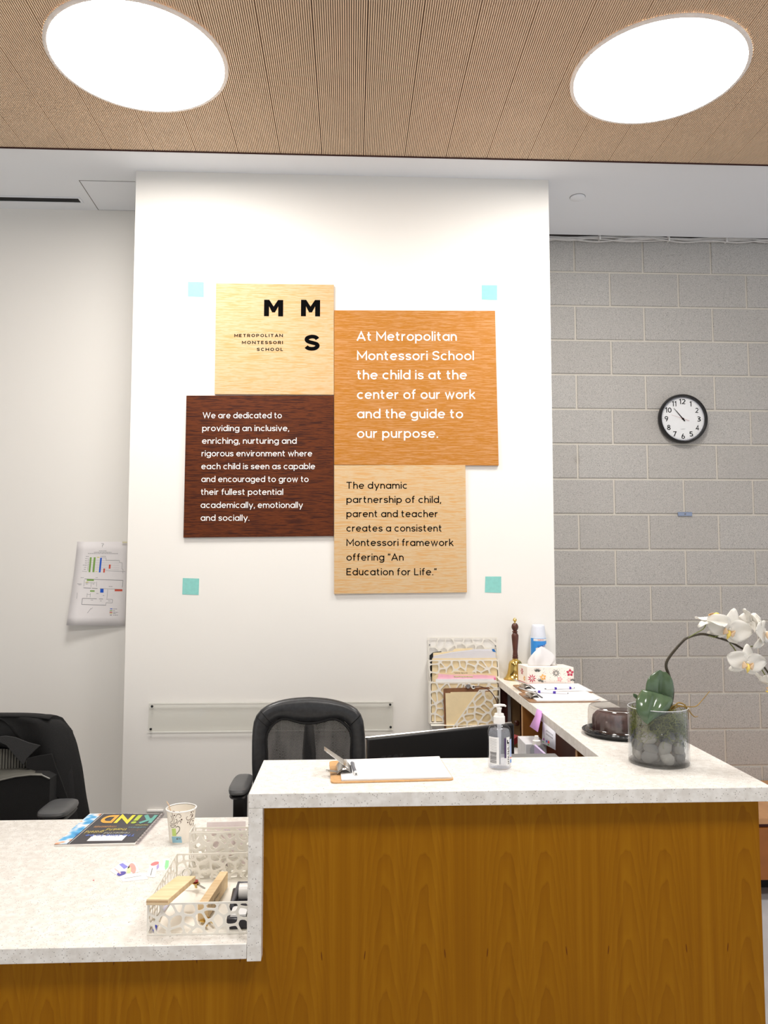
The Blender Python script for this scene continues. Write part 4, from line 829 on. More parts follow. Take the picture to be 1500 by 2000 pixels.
# tissue box
q0 = onz(1030, 1337.5, TOP); q1 = onz(1121, 1338.5, TOP); q3 = onz(1014, 1329, TOP); ux_ = (q1-q0).normalized(); dy_ = V((-ux_.y, ux_.x, 0)); LW = (q1-q0).length; DD = .118; HH = .084
bx0 = V((q0.x, q0.y, TOP+.0005)); sk = (q3-q0).normalized(); sk = V((-.16, 1, 0)).normalized()
t = thing('tissue_box', 'floral cardboard tissue box on the end of the side wing', 'tissue box', bx0+ux_*LW/2+sk*DD/2)
MBX = mat('box_cream', (248, 240, 230), .5, var=.02)
MB().prism([bx0, bx0+ux_*LW, bx0+ux_*LW+sk*DD, bx0+sk*DD], (0, 0, HH)).build('carton', MBX, t, bevel=.001, smooth=0)
fN = V((ux_.y, -ux_.x, 0)); MRD = mat('print_rose', (196, 54, 84), .5); MOR = mat('print_amber', (238, 180, 96), .5); MPK = mat('print_pink', (240, 180, 180), .5); MGN = mat('print_grey_leaf', (82, 84, 80), .5)
ed = MB(); zt0 = V((0, 0, .004))
ed.obox(bx0+ux_*LW/2+fN*.0005+V((0, 0, .0035)), ux_*LW/2, fN*.0003, V((0, 0, .003))); lf = sk.cross(V((0, 0, 1))); lf = -lf if lf.x > 0 else lf
ed.obox(bx0+sk*DD/2+lf*.0005+V((0, 0, .0035)), sk*DD/2, lf*.0003, V((0, 0, .003))); ed.build('border', MRD, t, smooth=0)
rg = random.Random(8)
def petals(mb, O, U, Nf, u, z, n, rr, wd, a0=0, span=2*pi):
    for k in range(n):
        a_ = a0+span*k/n; d_ = U*cos(a_)+V((0, 0, sin(a_))); e_ = d_.cross(Nf); c_ = O+U*u+V((0, 0, z))+Nf*(.0006+.00005*k)
        mb.add([c_+d_*rr*.15, c_+d_*rr*.55+e_*wd, c_+d_*rr, c_+d_*rr*.55-e_*wd], [(0, 1, 2, 3)])
fl = {k: MB() for k in 'rapgl'}
petals(fl['r'], bx0, ux_, fN, LW*.92, .058, 5, .019, .007, .3); petals(fl['r'], bx0, ux_, fN, LW*.10, .030, 9, .022, .0028); petals(fl['a'], bx0, ux_, fN, LW*.34, .036, 5, .016, .006, .5); petals(fl['p'], bx0, ux_, fN, LW*.70, .028, 5, .014, .005)
petals(fl['g'], bx0, ux_, fN, LW*.62, .056, 10, .02, .0022); petals(fl['g'], bx0, ux_, fN, LW*.22, .058, 7, .022, .0022, .6, 2.2); petals(fl['g'], bx0, ux_, fN, LW*.28, .012, 6, .020, .0022, .2, 2.6); petals(fl['p'], bx0, ux_, fN, LW*.90, .025, 6, .014, .002); petals(fl['g'], bx0, ux_, fN, LW*.97, .018, 6, .016, .0018, .5, 2.5)
petals(fl['r'], bx0, sk, lf, DD*.55, .055, 6, .018, .004); petals(fl['a'], bx0, sk, lf, DD*.3, .025, 5, .014, .005)
for i in range(90):
    u = rg.uniform(.02, .98); z = rg.uniform(.012, .078); a_ = rg.uniform(0, 6); petals(fl[rg.choice('pgpl')], bx0, ux_, fN, LW*u, z, 1, .004, .0012, a_)
for k, m_ in (('r', MRD), ('a', MOR), ('p', MPK), ('g', MGN), ('l', mat('print_lavender', (150, 130, 150), .5))): fl[k].build('print', m_, t, smooth=0)
tc = bx0+ux_*LW*.38+sk*DD*.5+V((0, 0, HH))
def tis(u, v):
    a_ = u*pi*2; base = V((.042*cos(a_), .018*sin(a_), 0)); 
    h = .012+.092*v; lean = V((-.012+.02*v, 0, 0)); w_ = (1-v)**.8*(1+.35*sin(v*pi)); w2 = V((base.x*w_*1.25+.03*v*(1 if cos(a_) > .5 else 0)*(1-v)*4, base.y*w_*1.4, 0))
    return tc+w2+lean*v+V((.006*sin(a_*5+v*5)*(1-v), .006*cos(a_*4-v*4)*(1-v), h-.012+.007*sin(a_*3+1)*v*(1-v)*2))
tt = thing('tissue', 'crumpled white tissue pulled up from the floral box', 'tissue', tc+V((0, 0, .0003)))
MTS = mat('tissue_paper', (250, 248, 248), .9, var=.02, trans=.3)
MB().grid(tis, 40, 14).build('sheet', MTS, tt, solid=.0006)
def tis2(u, v): return tc+V((.01+.075*u, .012*(v-.5)+.006*sin(u*7), .004+(.070*(1-u)**1.1)*(.15+.85*v)+.004*sin(u*9+v*3)))
MB().grid(tis2, 16, 8).build('fold', MTS, tt, solid=.0006)

# clipboards with sign-in sheets (long side along x, clip on the left)
M_hb = mat('clipboard_hardboard', (206, 160, 106), .45, var=.08, scale=80)
M_dk = mat('clipboard_brown', (150, 112, 78), .5, var=.1, scale=80)
def clipboard(c0, ux_, L_, W_, label, hb, papers=6, lever=1.0, group=None, curl=0.0):
    """c0 = near left corner on the surface, ux_ along the long side; clip at the left end"""
    ux_ = V(ux_).normalized(); vy = V((-ux_.y, ux_.x, 0)); z = V((0, 0, 1)); t_ = thing('clipboard', label, 'clipboard', c0+ux_*L_/2+vy*W_/2, group)
    rr = .014; P_ = []
    for cx_, cy_, a0 in ((rr, rr, pi), (L_-rr, rr, 1.5*pi), (L_-rr, W_-rr, 0), (rr, W_-rr, pi/2)):
        for k in range(5): a_ = a0+pi/2*k/4; P_.append(c0+ux_*(cx_+rr*cos(a_))+vy*(cy_+rr*sin(a_))+z*.0004)
    MB().prism(P_, z*.0035).build('board', hb, t_, bevel=.0006)
    m0 = c0+ux_*.03+vy*W_/2+z*.004
    # spring clip: raised barrel plate with a forward jaw and a flared thumb lever
    w2 = .052
    def plate(u, v):
        y_ = (v-.5)*2; half = w2*(1-.35*abs(u-.35)) ; h = .018*sin(min(1, u*1.25)*pi)**.8+.003; return m0+ux_*(-.012+.05*u)+vy*(half*y_)+z*(h*(1-.25*y_*y_))
    cl = MB().grid(plate, 12, 10).build('clip', M_steel, t_, solid=.0014)
    MB().tube([m0+ux_*.014+vy*(-w2*.7)+z*.016, m0+ux_*.014+vy*(w2*.7)+z*.016], .0045, 10).build('spring', M_chrome, cl)
    def lev(u, v):
        y_ = (v-.5)*2; half = .034*(1-.35*u); return m0+ux_*(.012-.058*u)+vy*(half*y_)+z*(.016+.042*lever*u+.003*y_*y_)
    MB().grid(lev, 8, 6).build('lever', M_steel, cl, solid=.0014)
    MB().grid(lambda u, v: m0+ux_*(-.008-.034*u)+vy*((-.030-.020*u)+(v-.5)*.016)+z*(.005+.010*u), 6, 4).build('thumb_tab', M_steel, cl, solid=.0014)
    MB().tube([m0+ux_*.036+vy*-.055+z*.006, m0+ux_*.036+vy*.055+z*.006], .0038, 8).build('jaw', mat('jaw_grey', (96, 98, 106), .3, metal=.7), cl)
    return t_, ux_, vy
def sheets(t_name, label, c0, ux_, vy, x0, x1, y0, y1, h, curl=.0, curlx=0.0):
    z = V((0, 0, 1)); tt_ = thing(t_name, label, 'papers', c0+ux_*(x0+x1)/2+vy*(y0+y1)/2+z*.0045)
    def fn(u, v): return c0+ux_*(x0+(x1-x0)*u)+vy*(y0+(y1-y0)*v)+z*(.0046+h+curl*max(0, v-.9)*10*max(0, u-.2)+curlx*max(0, u-.88)**2*60*(1-v*.4))
    g = MB().grid(fn, 20, 12).build('top_sheet', M_paper, tt_, solid=.0008)
    a_ = [c0+ux_*x0+vy*y0, c0+ux_*x1+vy*y0, c0+ux_*x1+vy*y1, c0+ux_*x0+vy*y1]
    if h > .0012: MB().prism([p_+z*.0043 for p_ in a_], z*(h-.0005)).build('stack', M_paper, tt_, smooth=0)
    return tt_
c0 = onz(646, 1531, TOP); c1_ = onz(887, 1525, TOP); ux_ = (c1_-c0); LB = ux_.length; ux_.normalize(); vy = V((-ux_.y, ux_.x, 0)); WB = .222
cbt, _, _ = clipboard(c0, ux_, LB, WB, 'tan clipboard with steel clip on the raised counter', M_hb)
ps = sheets('sign_in_sheets', 'white sign-in papers held by the clipboard on raised counter', c0, ux_, vy, .028, LB-.004, .008, WB-.004, .003, curl=.004)
for k in range(3): MB().obox(c0+ux_*(.15+.0*k)+vy*(.16-.03*k)+V((0, 0, .0084)), ux_*.07, vy*.0004, V((0, 0, .0001))).build('print_line', mat('faint_print', (205, 200, 204), .8), ps, smooth=0)
# grey pen lying by the clip
a = c0+ux_*.062+vy*.155+V((0, 0, .0135)); b = c0+ux_*.068+vy*.045+V((0, 0, .0125))
t = thing('pen', 'grey ballpoint pen lying on the papers beside the clipboard clip', 'pen', (a+b)/2)
dn = (b-a).normalized(); MB().tube([a, a+dn*.002, b-dn*.012, b-dn*.008], [.003, .0046, .0046, .0044], 12).build('barrel', mat('pen_grey', (96, 100, 112), .35), t)
MB().tube([b-dn*.010, b-dn*.004, b+dn*.003], [.0056, .0056, .0052], 12).build('cap', M_white, t); MB().tube([b+dn*.003, b+dn*.007], [.0022, .0012], 8).build('tip', M_black, t)

c0 = onz(1028, 1373.5, TOP); c1_ = onz(1168, 1373.5, TOP); LB = .315; ux_ = V((1, .0, 0)); vy = V((0, 1, 0)); xx = XO-.335
c0 = V((onz(1035, 1373, TOP).x, onz(1035, 1373, TOP).y, TOP+.0005))
clipboard(c0, ux_, .30, .225, 'grey-brown clipboard nearer of two on the side wing', M_dk, lever=.5)
ps1 = sheets('sign_in_sheets', 'white papers on the nearer clipboard on the side wing', c0, ux_, vy, .03, .296, .004, .221, .004, curlx=.010)
c0b = V((onz(1005, 1341, TOP).x-.004, c0.y+.235, TOP+.0005))
clipboard(c0b, ux_, .318, .225, 'grey-brown clipboard farther of two, by the tissue box', M_dk, lever=.55)
ps2 = sheets('sign_in_sheets', 'white papers on the farther clipboard by the tissue box', c0b, ux_, vy, .032, .314, .004, .221, .004)
MP = mat('pen_white', (238, 236, 240), .35); MPU = mat('pen_purple', (70, 40, 160), .4)
for (x0, y0), (x1, y1), rev, lb in (((1063, 1345.5), (1122, 1343.5), 0, 'white pen with purple grips, farther of two on papers'), ((1043, 1350.5), (1110, 1354), 1, 'white pen with purple grips, nearer of two on papers')):
    zz = TOP+.0145; a = onz(x0, y0, zz); b = onz(x1, y1, zz); dn = (b-a).normalized(); L_ = (b-a).length
    t = thing('pen', lb, 'pen', (a+b)/2, 'white pens on the side wing'); MB().tube([a+dn*.008, a+dn*.012, b-dn*.006, b-dn*.003], [.003, .0046, .0046, .003], 10).build('barrel', MP, t)
    for s_ in ((.12, .19), (.56, .64)) if rev else ((.33, .40), (.82, .88)):
        MB().tube([a+dn*L_*s_[0], a+dn*L_*s_[1]], .0058, 10).build('grip', MPU, t)
    MB().tube([a, a+dn*.009], [.001, .003], 8).build('tip', M_black, t); MB().tube([b-dn*.004, b], [.0028, .0028], 8).build('button', M_black, t)

# notes stuck on the wing's inner edge
XE = XW-.0015
q = [onx(1049, 1384, XE), onx(1058.5, 1389, XE), onx(1058, 1398, XE-.004), onx(1050.5, 1430, XE-.035), onx(1034.5, 1419, XE-.03), onx(1044, 1400, XE-.006)]
t = thing('sticky_note', 'lilac sticky note hanging from the wing counter edge', 'sticky note', q[3])
MB().add([q[0], q[1], q[2], q[5], q[3], q[4]], [(0, 1, 2, 3), (3, 2, 4, 5)]).build('paper', mat('lilac_paper', (214, 160, 222), .8, var=.03), t, solid=.0004)
q = [onx(1060, 1409, XE), onx(1085, 1430, XE), onx(1085, 1465, XE-.008), onx(1058.5, 1451, XE-.008)]
t = thing('childs_drawing', 'small white paper with coloured flower drawing under wing edge', 'drawing', q[2])
MB().add(q, [(0, 1, 2, 3)]).build('paper', mat('drawing_paper', (214, 214, 224), .8, var=.05, scale=80), t, solid=.0005)
def dq(u, v, o=.001): return q[0].lerp(q[1], u).lerp(q[3].lerp(q[2], u), v)+V((-o, 0, 0))
for u, v, r_, m_ in ((.15, .78, .05, mat('crayon_purple', (150, 60, 150), .8)), (.38, .80, .05, mat('crayon_blue', (40, 70, 170), .8)), (.52, .78, .06, mat('crayon_red', (214, 50, 60), .8)), (.5, .92, .04, mat('crayon_green', (60, 150, 70), .8)), (.1, .92, .03, mat('crayon_green', (60, 150, 70), .8))):
    MB().add([dq(u-r_, v-r_*.8), dq(u, v-r_*1.3), dq(u+r_, v-r_*.7), dq(u+r_*.8, v+r_), dq(u, v+r_*1.1), dq(u-r_, v+r_*.8)], [(0, 1, 2, 3, 4, 5)]).build('crayon_mark', m_, t, smooth=0)
hw_ = MB()
for v0 in (.28, .45): 
    pts = [dq(.3+.55*k/22, v0+.05*sin(k*2.1), .0012) for k in range(23)]; hw_.tube(pts, .0004, 4)
hw_.build('handwriting', M_gray, t)

# desk clutter beneath the wing
bx = thing('storage_box', 'white box on inner desk under the wing edge', 'box', ony(1050, 1480, 2.95)*1.0)
a = ony(1024, 1451, 2.98); b = ony(1048, 1480, 2.98); bx.location = V(((a.x+b.x)/2+.03, 3.0, LOW+.0005))
MB().box(a.x, b.x+.035, 2.96, 3.10, LOW+.001, a.z).build('carton', mat('carton_white', (206, 206, 210), .6), bx, bevel=.002)
p = V((ony(1049, 1440, 2.86).x, 2.87, LOW+.0005)); zt1 = ony(1049, 1437, 2.87).z; zn = ony(1049, 1446, 2.87).z
t = thing('small_bottle', 'white capped small bottle standing beneath the lilac note', 'bottle', p)
MB().lathe([(.024, 0), (.024, zn-p.z-.03), (.012, zn-p.z-.012)], p, 24).build('body', clear('bottle_plastic', (.86, .88, .92), .08, .2), t)
MB().lathe([(.0145, zn-p.z-.016), (.0145, zn-p.z), (.009, zn-p.z+.002), (.007, zt1-p.z)], p, 20).build('cap', M_white, t)
t = thing('binder_stack', 'dark binders and papers on the inner desk beside monitor', 'papers', (.60, 3.3, LOW+.0005))
c_ = ony(1008, 1475, 3.3)
MB().box(.50, .70, 3.22, 3.5, LOW+.001, c_.z-.004).build('binder', mat('navy_binder', (26, 28, 44), .5), t, bevel=.003)
MB().obox(V((.64, 3.36, c_.z+.006)), V((.08, .03, .004)), V((-.03, .1, 0)), V((0, 0, .004))).build('loose_sheet', M_paper, t)
MB().obox(V((.66, 3.42, c_.z+.028)), V((.05, .03, .022)), V((-.03, .06, 0)), V((-.002, 0, .012))).build('red_folder', mat('red_folder', (150, 44, 52), .5), t)
t = thing('document_tray', 'dark flat tray edge just beyond the raised counter, by the bottle', 'tray', (.62, 2.6, LOW+.0005))
c_ = ony(1045, 1473, 2.62)
MB().box(.50, .70, 2.52, 2.64, LOW+.001, c_.z-.002).build('tray_body', mat('grey_tray', (112, 112, 112), .5), t, bevel=.004)
MB().obox(V((.675, 2.74, c_.z-.045)), V((.012, -.04, -.01)), V((.004, .006, 0)), V((0, 0, .03))).build('purple_sheet', mat('violet_card', (196, 180, 214), .6), t)

# ------------------------------------------------------------------ sanitiser bottle
p = onz(976, 1500, TOP); p.z = TOP+.0005; s_ = p.y/F
t = thing('sanitizer_bottle', 'clear hand sanitizer pump bottle on the raised counter', 'bottle', p)
rb_ = 22.5*s_; hs = (1507-1423)*s_*1.0
kg = N('sanitizer_gel'); kg.b.inputs['Base Color'].default_value = (.85, .86, .9, 1); tg_ = kg.n('ShaderNodeBsdfTransparent', i_Color=(.95, .96, .98, 1)); mg_ = kg.n('ShaderNodeMixShader', i_0=.80)
kg.n('ShaderNodeTexNoise', i_Scale=20.0); kg.L(kg.b.outputs[0], mg_.inputs[1]); kg.L(tg_.outputs[0], mg_.inputs[2]); kg.L(mg_.outputs[0], kg.t.nodes['Material Output'].inputs[0]); M_gel = kg.m
MPET = clear('clear_pet', (.90, .91, .93), .04, .06)
prof = [(rb_*.82, .0), (rb_*.97, .004), (rb_, .012), (rb_, hs*.80), (rb_*.92, hs*.90), (rb_*.7, hs*.97), (rb_*.36, hs), (rb_*.36, hs+.004)]
MB().lathe(prof, p, 40, cap1=False).build('body', MPET, t)
MB().lathe([(rb_*.78, .003), (rb_*.90, .008), (rb_*.92, hs*.78), (rb_*.82, hs*.87), (.001, hs*.872)], p, 32).build('gel', M_gel, t)
zc = hs+.001; cr = 11*s_
MB().lathe([(cr, 0), (cr, .019), (cr*.86, .021), (cr*.80, .027), (cr*.5, .028)], p+V((0, 0, zc)), 28).build('cap', M_white, t)
zp = ony(976, 1378, p.y).z-p.z
MB().lathe([(cr*.42, zc+.026), (cr*.36, zc+.03), (cr*.36, zp-.014), (cr*.5, zp-.006)], p, 16).build('pump_stem', M_white, t)
hd = V((1, .1, 0)).normalized(); hp = p+V((-.010, 0, zp))
MB().tube([hp+hd*-.006, hp, hp+hd*.014+V((0, 0, .001)), hp+hd*.026, hp+hd*.030+V((0, 0, -.003))], [.0025, .0042, .0038, .0032, .0024], 10).build('pump_head', M_white, t)
MB().tube([p+V((0, 0, .01)), p+V((0, 0, zc))], [.0028, .0065], 8).build('dip_tube', mat('frosted_tube', (228, 228, 228), .5), t)
wrap('back_label', mat('label_white', (236, 236, 236), .5), t, p, rb_+.0005, R(-160), R(-103), .016, hs*.74, 10)
wrap('front_label', mat('label_white', (236, 236, 236), .5), t, p, rb_+.0005, R(-66), R(-44), .014, hs*.74, 6)
wrap('purple_stripe', mat('label_purple', (66, 44, 90), .5), t, p, rb_+.0005, R(-77), R(-68), hs*.28, hs*.72, 4)
wrap('blue_stripe', mat('label_pale_blue', (170, 190, 232), .5), t, p, rb_+.0006, R(-42), R(-20), hs*.28, hs*.68, 4)
wrap('orange_mark', mat('label_orange', (240, 140, 110), .5), t, p, rb_+.0006, R(-42), R(-18), hs*.25, hs*.275, 4)
wrap('blue_mark', mat('label_blue_mark', (120, 160, 220), .5), t, p, rb_+.0007, R(-42), R(-22), hs*.15, hs*.23, 4)
bars = MB(); z = .020; rg = random.Random(5)
for k in range(13):
    h_ = rg.uniform(.0006, .0018); fn = (lambda z0, h0: (lambda u, v: p+V(((rb_+.0009)*cos(R(-152)+R(36)*u), (rb_+.0009)*sin(R(-152)+R(36)*u), z0+h0*v))))(z, h_); bars.grid(fn, 5, 1); z += h_+rg.uniform(.0006, .0014)
for k in range(12):
    z = .046+k*.0035; fn = (lambda z0: (lambda u, v: p+V(((rb_+.0009)*cos(R(-154)+R(40)*u), (rb_+.0009)*sin(R(-154)+R(40)*u), z0+.0005*v))))(z); bars.grid(fn, 5, 1)
bars.build('barcode', mat('barcode_ink', (90, 90, 92), .6), t, smooth=0)
tv = V((sin(R(35)), -cos(R(35)), 0)); tU = V((0, 0, 1)); tW = V((-cos(R(35)), -sin(R(35)), 0)) 
lettering('LEVEL1HEALTH', p+V((cos(R(-52))*(rb_+.0012), sin(R(-52))*(rb_+.0012), .018)), tU, V((-sin(R(35)), 0, 0))+V((-.6, -.4, 0)), hs*.48, .0058, M_ink, t, .13, lift=.0004)
wrap('logo', M_ink, t, p, rb_+.0012, R(-62), R(-57), hs*.60, hs*.68, 3)
wrap('logo', M_ink, t, p, rb_+.0012, R(-62), R(-50), hs*.60, hs*.62, 3)

# ------------------------------------------------------------------ cake in a clear dome
p = onz(1212, 1434, TOP); p.z = TOP+.0005; dr = (1212-1150)*p.y/F
t = thing('cake_carrier', 'clear domed plastic cake container on black base', 'cake container', p)
mod = lambda a_: 1+.006*sin(a_*32)
MB().lathe([(dr*1.02, 0), (dr*1.08, .002), (dr*1.10, .005), (dr*1.12, .008), (dr*1.18, .0135), (dr*1.17, .015), (dr*1.10, .012), (dr*1.07, .018), (dr*1.03, .018), (dr*1.0, .008), (.001, .008)], p, 96, mod=mod).build('base', mat('cake_base_black', (30, 30, 32), .22), t)
hd_ = ony(1212, 1378, p.y).z-p.z
MB().lathe([(dr*1.04, .017), (dr*1.02, .022), (dr, .024), (dr*.985, hd_*.82), (dr*.96, hd_*.93), (dr*.90, hd_), (dr*.84, hd_*1.0), (dr*.80, hd_*.97), (.001, hd_*.96)], p, 64, cap0=False, cap1=False).build('dome', clear('dome_plastic', (.84, .83, .815), .30, .10), t)
MB().tube([p+V((dr*.945*cos(2*pi*k/64), dr*.945*sin(2*pi*k/64), hd_*.955)) for k in range(65)], .0011, 5).build('dome_highlight', mat('dome_highlight_grey', (196, 192, 188), .2), t)  # pale grey ring stands in for the highlight around the dome top
ck = thing('chocolate_cake', 'dark chocolate fluted ring cake inside the clear dome', 'cake', p+V((0, 0, .009)))
fl_ = lambda a_: .98+.075*abs(sin(a_*6))
ch = hd_*.80
MB().lathe([(dr*.30, .009), (dr*.80, .009), (dr*.82, .02), (dr*.82, ch*.62), (dr*.79, ch*.82), (dr*.70, ch*.97), (dr*.55, ch*1.02), (dr*.36, ch*.94), (dr*.26, ch*.6), (dr*.22, .011)], p, 80, mod=fl_).build('ring', mat('chocolate', (88, 62, 60), .5, var=.3, scale=70, bump=.4), ck)

# ------------------------------------------------------------------ orchid in a glass vase
p = onz(1287, 1489, TOP); p.z = TOP+.0005; s_ = p.y/F; vr = 57*s_; vh = ony(1287, 1379, p.y).z-p.z
t = thing('glass_vase', 'clear cylindrical glass vase holding pebbles and an artificial orchid', 'vase', p)
MB().lathe([(vr*.985, 0), (vr, .003), (vr, vh-.002), (vr-.002, vh), (vr-.004, vh-.002), (vr-.004, .012), (vr-.007, .009), (.001, .008)], p, 72).build('cylinder', clear('vase_glass', (.94, .95, .96), .2, .02), t)
MB().tube([p+V(((vr-.002)*cos(2*pi*k/48), (vr-.002)*sin(2*pi*k/48), vh-.0012)) for k in range(49)], .0013, 6).build('rim', mat('glass_rim_highlight', (206, 208, 210), .15), t)  # light tube paints the bright look of the clear glass edge
MB().lathe([(vr*.97, .0008), (vr*.985, .006), (vr*.9, .0075), (.001, .0075)], p, 56).build('base_disc', clear('thick_glass_base', (.80, .79, .77), .3, .1), t)
rg = random.Random(12); VP = p
MST = [mat('pebble_grey', (142, 139, 131), .5, var=.16, scale=40), mat('pebble_dark', (96, 96, 94), .5, var=.12, scale=40), mat('pebble_tan', (186, 160, 128), .5, var=.12, scale=40)]
pebs = []
for lay, (zz, n, rr) in enumerate(((.024, 9, .062), (.024, 3, .026), (.050, 9, .061), (.052, 3, .025), (.077, 8, .060), (.078, 3, .026))):
    for k in range(n):
        a_ = 2*pi*(k+.5*(lay % 2))/n+rg.uniform(-.12, .12)-pi/2; pebs.append((V((rr*cos(a_), rr*sin(a_), zz+rg.uniform(-.003, .004))), a_))
for i, (o_, a_) in enumerate(pebs):
    tilt = Matrix.Rotation(a_, 3, 'Z') @ Matrix.Rotation(rg.uniform(-1.2, 1.2), 3, 'X'); sz = rg.uniform(.85, 1.1)
    mi = 0 if rg.random() < .62 else (1 if rg.random() < .8 else 2); m_ = MST[mi]
    ob = MB().blob(VP+o_, (.0125*sz), .0225*sz, .0165*sz, 1, 16, 9, Mx=tilt).build('pebble', m_, None, smooth=180)
    tag(ob, ('smooth mid-grey pebble piled inside the orchid vase', 'smooth dark grey pebble piled inside the orchid vase', 'smooth tan pebble piled inside the orchid vase')[mi], 'pebble', ('mid-grey', 'dark grey', 'tan')[mi]+' pebbles in the orchid vase')
# moss: tangled threads on a dark plug
ms = MB()
for i in range(1100):
    a_ = rg.uniform(0, 2*pi); r_ = vr*.90*math.sqrt(rg.uniform(.25, 1)); z0 = rg.uniform(.074, .140); q = VP+V((r_*cos(a_), r_*sin(a_), z0)); pts = [q]
    d_ = V((rg.uniform(-1, 1), rg.uniform(-1, 1), rg.uniform(-.8, .8)))
    for k in range(4):
        d_ = (d_+V((rg.uniform(-1, 1), rg.uniform(-1, 1), rg.uniform(-1, 1)))*.7).normalized(); q = q+d_*.009; o_ = q-VP; l_ = math.hypot(o_.x, o_.y)
        if l_ > vr*.93: q = VP+V((o_.x/l_*vr*.93, o_.y/l_*vr*.93, o_.z))
        pts.append(q)
    ms.tube(pts, .00075, 3)
tag(ms.build('moss', mat('dry_moss', (124, 128, 70), .9, var=.4, scale=60), None), 'tangled green moss on top of the pebbles in the vase', 'moss', kind='stuff')
pl = MB().lathe([(vr*.62, .098), (vr*.74, .11), (vr*.70, .132), (vr*.4, .142), (.001, .145)], VP, 24)
orch = thing('orchid', 'artificial white orchid with arching stem and glossy green leaves', 'orchid', VP+V((0, 0, .10)))
pl.build('foam_plug', mat('foam_dark_green', (86, 90, 54), .95), orch)
YV = VP.y
M_stem = mat('stem_dark', (58, 50, 34), .45, var=.3, scale=50); M_stg = mat('stem_green', (112, 118, 66), .5, var=.15)
sp_ = spline([VP+V((.022, 0, .12)), ony(1311, 1372, YV), ony(1313.5, 1345, YV), ony(1306, 1318, YV), ony(1301, 1300, YV), ony(1307, 1284, YV), ony(1330, 1256, YV-.01), ony(1344, 1245, YV-.01), ony(1368, 1238.5, YV-.01), ony(1390, 1242, YV), ony(1425, 1253, YV), ony(1450, 1267, YV), ony(1468, 1275, YV), ony(1490, 1300, YV), ony(1508, 1325, YV)], 6)
MB().tube(sp_, [.0052-.0026*i/len(sp_) for i in range(len(sp_))], 8).build('stem', M_stem, orch)
MB().tube(spline([ony(1340, 1248, YV-.012), ony(1360, 1236, YV-.014), ony(1374, 1228, YV-.016), ony(1379, 1218, YV-.016)], 5), .0016, 6).build('stem_branch', M_stg, orch)
for pa in (((1425, 1256), (1432, 1264), (1440, 1276)), ((1452, 1266), (1462, 1264), (1470, 1262)), ((1488, 1308), (1494, 1318), (1500, 1328)), ((1383, 1241), (1395, 1245), (1405, 1240))):
    MB().tube([ony(*q_, YV-.004) for q_ in pa], .0018, 6).build('pedicel', M_stg, orch)
for pa in (((1305, 1410), (1313, 1380), (1330, 1379), (1345, 1380.5), (1360, 1379), (1371, 1368), (1386, 1350)), ((1305, 1392), (1320, 1376), (1332, 1374), (1342, 1382), (1350, 1394), (1357, 1400), (1363, 1399)), ((1300, 1395), (1316, 1384), (1335, 1380), (1344, 1390), (1345, 1405))):
    pts = spline([VP+V((.02, 0, .12))]+[ony(*q_, YV-.02) for q_ in pa[1:]], 5); MB().tube(pts, [.0026-.0016*i/len(pts) for i in range(len(pts))], 6).build('aerial_root', mat('root_tan', (150, 120, 58), .6, var=.2, scale=30), orch)
M_leaf = mat('orchid_leaf', (82, 102, 76), .14, var=.2, scale=24, bump=.3)
def leaf(rows, bulge):
    """rows from base to tip, each (left, middle, right) as picture point and distance towards the viewer"""
    ch_ = [spline([ony(r_[k][0], r_[k][1], YV-r_[k][2]) for r_ in rows], 5) for k in range(3)]; n_ = len(ch_[0])
    def fn(u, v):
        i = min(n_-1, int(round(u*(n_-1)))); q = ch_[0][i].lerp(ch_[1][i], v*2) if v < .5 else ch_[1][i].lerp(ch_[2][i], v*2-1)
        return q+V((0, -bulge*sin(pi*((v*2) % 1.0))*sin(pi*min(.97, u+.12)) - .0012*sin(v*40)*(1-u), .002*sin(v*2*pi)*sin(u*8)))
    return MB().grid(fn, n_-1, 16).build('leaf', M_leaf, orch, solid=.0022, smooth=70)
leaf([((1276, 1398, .0), (1292, 1400, .0), (1305, 1396, .0)), ((1263, 1368, .02), (1291, 1367, .014), (1313, 1366, .02)), ((1261, 1344, .026), (1290, 1342, .02), (1315.5, 1347, .026)), ((1267, 1323, .024), (1291, 1320, .02), (1312, 1326, .024)), ((1283, 1311, .018), (1291, 1309.5, .018), (1300, 1312, .018))], .010)
leaf([((1254, 1347, .030), (1280, 1353, .040), (1311, 1361, .030)), ((1243, 1366, .046), (1277, 1368, .052), (1313.5, 1370, .046)), ((1243.5, 1388, .060), (1272, 1386, .064), (1303, 1389, .060)), ((1252, 1403, .066), (1267, 1401, .068), (1284, 1401, .066)), ((1261, 1412.5, .069), (1262.5, 1413.5, .069), (1264.5, 1412.5, .069))], .012)
leaf([((1256, 1378, .0), (1260, 1382, .0), (1264, 1386, .0)), ((1246, 1360, .01), (1248, 1365, .01), (1250, 1370, .01)), ((1239, 1355, .012), (1239, 1359, .012), (1241, 1364, .012)), ((1236.5, 1356, .012), (1236.5, 1358, .012), (1238, 1360, .012))], .002)
M_pet = mat('petal_white', (250, 248, 242), .55, var=.02, trans=.3); M_lipy = mat('lip_yellow', (240, 214, 110), .5, var=.12, scale=90); M_lipo = mat('lip_peach', (240, 208, 170), .5)
